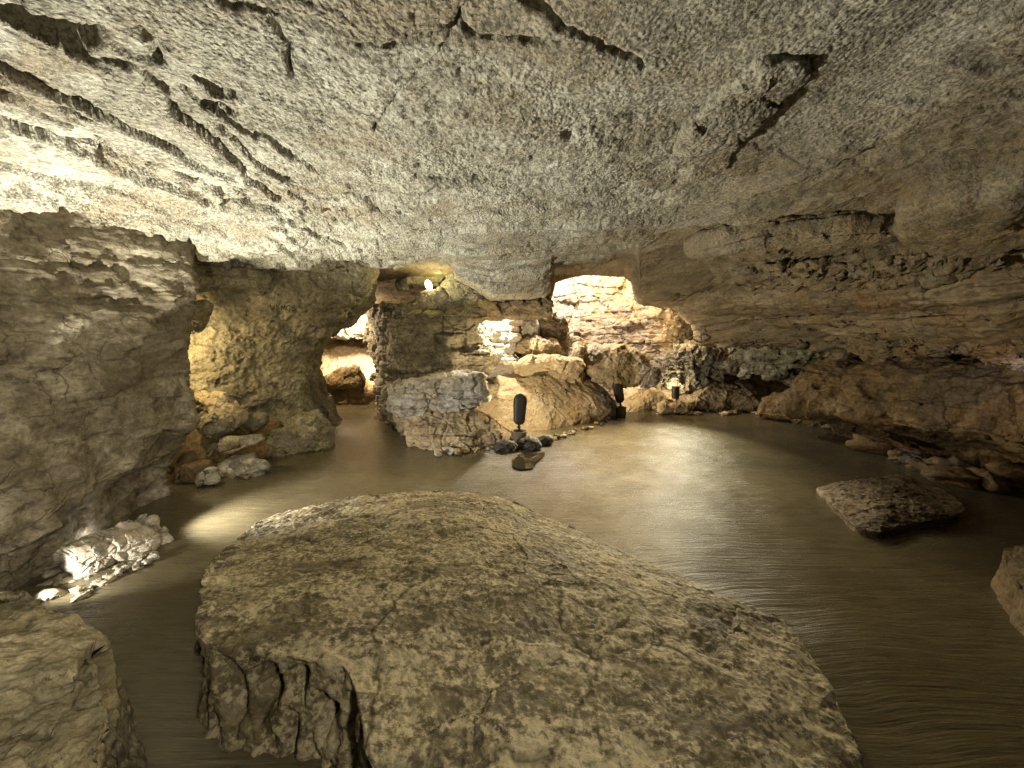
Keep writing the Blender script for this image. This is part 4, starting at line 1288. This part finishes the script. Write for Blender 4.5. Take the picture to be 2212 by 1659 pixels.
# glowing bulb standing on the square rock
b0 = at(931, 632, 5.86)
root = tag(empty('light_bulb', b0), 'bare glowing bulb on the square rock below the yellow-lit lip', 'light bulb')
V, Q = lathe([(.001, .0), (.02, .0), (.035, .03), (.048, .07), (.05, .10), (.042, .14), (.022, .168), (.001, .175)], 28)
mk('bulb_glass', xf(V, (0, 0, .02), (0, -.35, 0)) + b0, Q, None, M['bulb'], origin=b0, parent=root)
V, Q = lathe([(.001, -.04), (.03, -.04), (.03, .02), (.022, .03), (.001, .03)], 20)
mk('socket', xf(V, (0, 0, 0), (0, -.35, 0)) + b0, Q, None, M['bronze'], origin=b0, parent=root)

# puddle
pd = [(1108, 985), (1135, 980), (1160, 979), (1178, 977), (1172, 986), (1158, 998), (1150, 1010), (1120, 1013), (1106, 1004)]
B = spline([onz(a, b, .024)[:2] for a, b in pd], 120, True)
c = B.mean(0)
V = np.vstack([np.c_[B, np.full(120, .024)], np.r_[c, .024]])
i = np.arange(120)
T = np.stack([i, (i + 1) % 120, np.full(120, 120)], 1)
tag(mk('puddle', V, None, T, M['water']), kind='structure')

# carved letters on the tan pillar


def letters():
    dg = bpy.context.evaluated_depsgraph_get()
    dg.update()
    G = {'U': [[(0, 1), (0, .25), (.2, 0), (.45, .0), (.6, .25), (.6, 1)]],
         'S': [[(.6, .85), (.4, 1), (.15, .95), (.05, .75), (.2, .55), (.45, .45), (.58, .25), (.45, .03), (.2, 0), (0, .15)]],
         'M': [[(0, 0), (.08, 1), (.35, .3), (.62, 1), (.7, 0)]],
         'C': [[(.6, .85), (.4, 1), (.15, .9), (0, .6), (.03, .25), (.2, .03), (.45, 0), (.62, .2)]]}
    strokes = []
    x0, y0, w = 584, 668, 11.5
    for ch in 'USMCS':
        for s in G[ch]:
            strokes.append([(x0 + a * 13, y0 - b * 10 + (x0 - 584) * .06) for a, b in s])
        x0 += w
    Vs, Qs, base = [], [], 0
    org = np.array([0, 0, CAMZ])
    for s in strokes:
        s = spline(s, 26)
        hit = []
        for a, b in s:
            d = ray(a, b)
            d = d / np.linalg.norm(d)
            ok, loc, nn, ix, ob, mm = sc.ray_cast(dg, Vector(org), Vector(d))
            if ok and ob.name.startswith('rock_pillar'):
                hit.append(np.array(loc))
        if len(hit) < 3:
            continue
        p = np.array(hit)
        t = np.gradient(p, axis=0)
        t /= np.linalg.norm(t, axis=1, keepdims=True) + 1e-9
        v = np.array([0, -1.0, 0])
        u = np.cross(t, v)
        u /= np.linalg.norm(u, axis=1, keepdims=True) + 1e-9
        n = 6
        th = np.linspace(0, 2 * math.pi, n, endpoint=False)
        V = np.vstack([p[k] + .0062 * np.cos(th)[:, None] * u[k] + .004 * np.sin(th)[:, None] * v for k in range(len(p))])
        Vs.append(V)
        Qs.append(gridfaces(n, len(p), True) + base)
        base += len(V)
    if Vs:
        par = bpy.data.objects['rock_pillar']
        mk('carved_lettering', np.vstack(Vs), np.vstack(Qs), None, M['carved'], parent=par)


letters()

# ------------------------------------------------------------------ light


def light(name, kind, loc, energy, col, size=.05, aim=None, cone=120, blend=.4):
    l = bpy.data.lights.new(name, kind)
    l.energy = energy
    l.color = col
    l.shadow_soft_size = size
    if kind == 'SPOT':
        l.spot_size = math.radians(cone)
        l.spot_blend = blend
    o = bpy.data.objects.new(name, l)
    COL.objects.link(o)
    o.location = loc
    if aim is not None:
        d = Vector(aim) - Vector(loc)
        o.rotation_euler = d.to_track_quat('-Z', 'Y').to_euler()
    return o


WARM = (1, .80, .52)
NEUT = (1, .90, .70)
# hidden by the lit pile at the foot of the dark wall: one head up at the ceiling, one along the wall foot
light('pile_lamp', 'SPOT', (-2.62, 2.5, .24), 800, (1, .96, .79), .03, aim=(-1.92, 2.65, 1.24), cone=102, blend=.3)
light('pile_floor_lamp', 'SPOT', (-2.70, 1.84, .17), 60, (1, .96, .86), .02, aim=(-2.1, 3.0, .06), cone=78, blend=.5)
light('pile_end_fill', 'SPOT', (-2.78, 2.78, .36), 300, (1, .96, .90), .03, aim=(-1.5, 3.5, .0), cone=96, blend=.9)  # added spot that brightens the path floor beyond the pile
light('pile_back_lamp', 'POINT', at(205, 1152, 2.68), .6, (1, .97, .9), .02)
# behind the corner of the dark wall
light('corner_lamp', 'POINT', at(372, 760, 4.0), 34, (1, .80, .42), .05)
# passage
light('passage_lamp', 'SPOT', at(812, 700, 8.55), 1700, (1, .82, .60), .06, aim=at(735, 775, 10), cone=130, blend=.5)
light('passage_top_lamp', 'POINT', at(800, 662, 9.0), 12, (1, .85, .62), .04)
light('passage_side_fill', 'POINT', at(672, 700, 7.6), 240, (1, .80, .55), .06)  # added light for the passage floor and the block's side face
# bulb
light('bulb_lamp', 'POINT', b0 + np.array([0.05, -.07, .15]), 28, (1, .88, .42), .03)
light('lip_fill', 'POINT', at(946, 597, 6.2), 10, (1, .88, .38), .03)  # added light that yellows the rock lip above the bulb
# window gap
light('window_lamp', 'POINT', at(1072, 682, 6.66), 190, (1, .90, .68), .04)
# alcove
light('alcove_lamp', 'POINT', at(1218, 575, 7.75), 330, (.98, .96, 1), .05)
light('alcove_warm_lamp', 'POINT', at(1350, 575, 7.85), 180, (1, .60, .20), .05)
light('alcove_low_lamp', 'POINT', at(1430, 705, 7.9), 3, (1, .60, .24), .05)
light('alcove_glare_fill', 'SPOT', at(1300, 606, 7.6), 1050, (1, .78, .42), .10, aim=(.9, 4.4, 0), cone=62, blend=.9)  # added spot for the warm glare on the floor
# shielded floor lamps
light('lamp_light', 'SPOT', h1 + np.array([0, .12, .28]), 120, WARM, .05, aim=h1 + np.array([.1, 1.5, .5]), cone=172, blend=.5)
light('lamp_light', 'SPOT', h2 + np.array([.08, .12, .25]), 50, WARM, .05, aim=h2 + np.array([.7, .9, .45]), cone=170, blend=.5)
light('lamp_light', 'SPOT', h3 + np.array([.02, .12, .17]), 24, WARM, .05, aim=h3 + np.array([.3, .9, .4]), cone=170, blend=.5)
# grotto
light('grotto_lamp', 'POINT', at(1466, 712, 7.7), 14, (1, .74, .38), .04)
light('grotto_floor_lamp', 'SPOT', at(1480, 704, 7.5), 1150, (1, .92, .66), .10, aim=(2.0, 4.8, 0), cone=60, blend=.9)
light('grotto_green_lamp', 'POINT', at(1745, 712, 6.2), 9, (1, .98, .58), .04)
# right side, cool lamp low outside the frame
light('right_lamp', 'SPOT', (4.25, 2.7, 1.1), 34, (.95, .85, 1), .05, aim=(4.9, 3.75, 1.15), cone=80, blend=.9)
# unseen fill lights added behind the viewpoint
light('rear_fill', 'SPOT', (.8, -.7, 2.1), 190, NEUT, .10, aim=(-1.0, 1.8, .3), cone=96, blend=1)
light('rear_left_fill', 'SPOT', (-.7, -.6, 1.2), 210, NEUT, .12, aim=(-3.0, 2.9, .95), cone=66, blend=.9)
light('rear_right_fill', 'SPOT', (3.4, -.4, .35), 22, (1, .70, .32), .08, aim=(4.0, 3.6, 1.7), cone=110, blend=.8)
light('left_rake_fill', 'SPOT', (-1.95, 1.62, .34), 85, (1, .84, .56), .04, aim=(3.6, 3.5, 2.0), cone=44, blend=.8)  # added raking light from the left that shades the ledge gaps

w = bpy.data.worlds.new('World')
sc.world = w
w.use_nodes = True
bg = w.node_tree.nodes['Background']
bg.inputs['Color'].default_value = (1, .82, .55, 1)
bg.inputs['Strength'].default_value = .025

vs = sc.view_settings
vs.view_transform = 'Standard'
vs.look = 'None'
vs.exposure = 0
vs.gamma = 1
cy = sc.cycles
cy.use_denoising = True
cy.denoising_prefilter = 'NONE'
cy.max_bounces = 4
cy.diffuse_bounces = 1
cy.glossy_bounces = 3
cy.sample_clamp_indirect = 2
cy.use_light_tree = True
cy.use_adaptive_sampling = True
cy.adaptive_threshold = .02
cy.sample_clamp_direct = 6
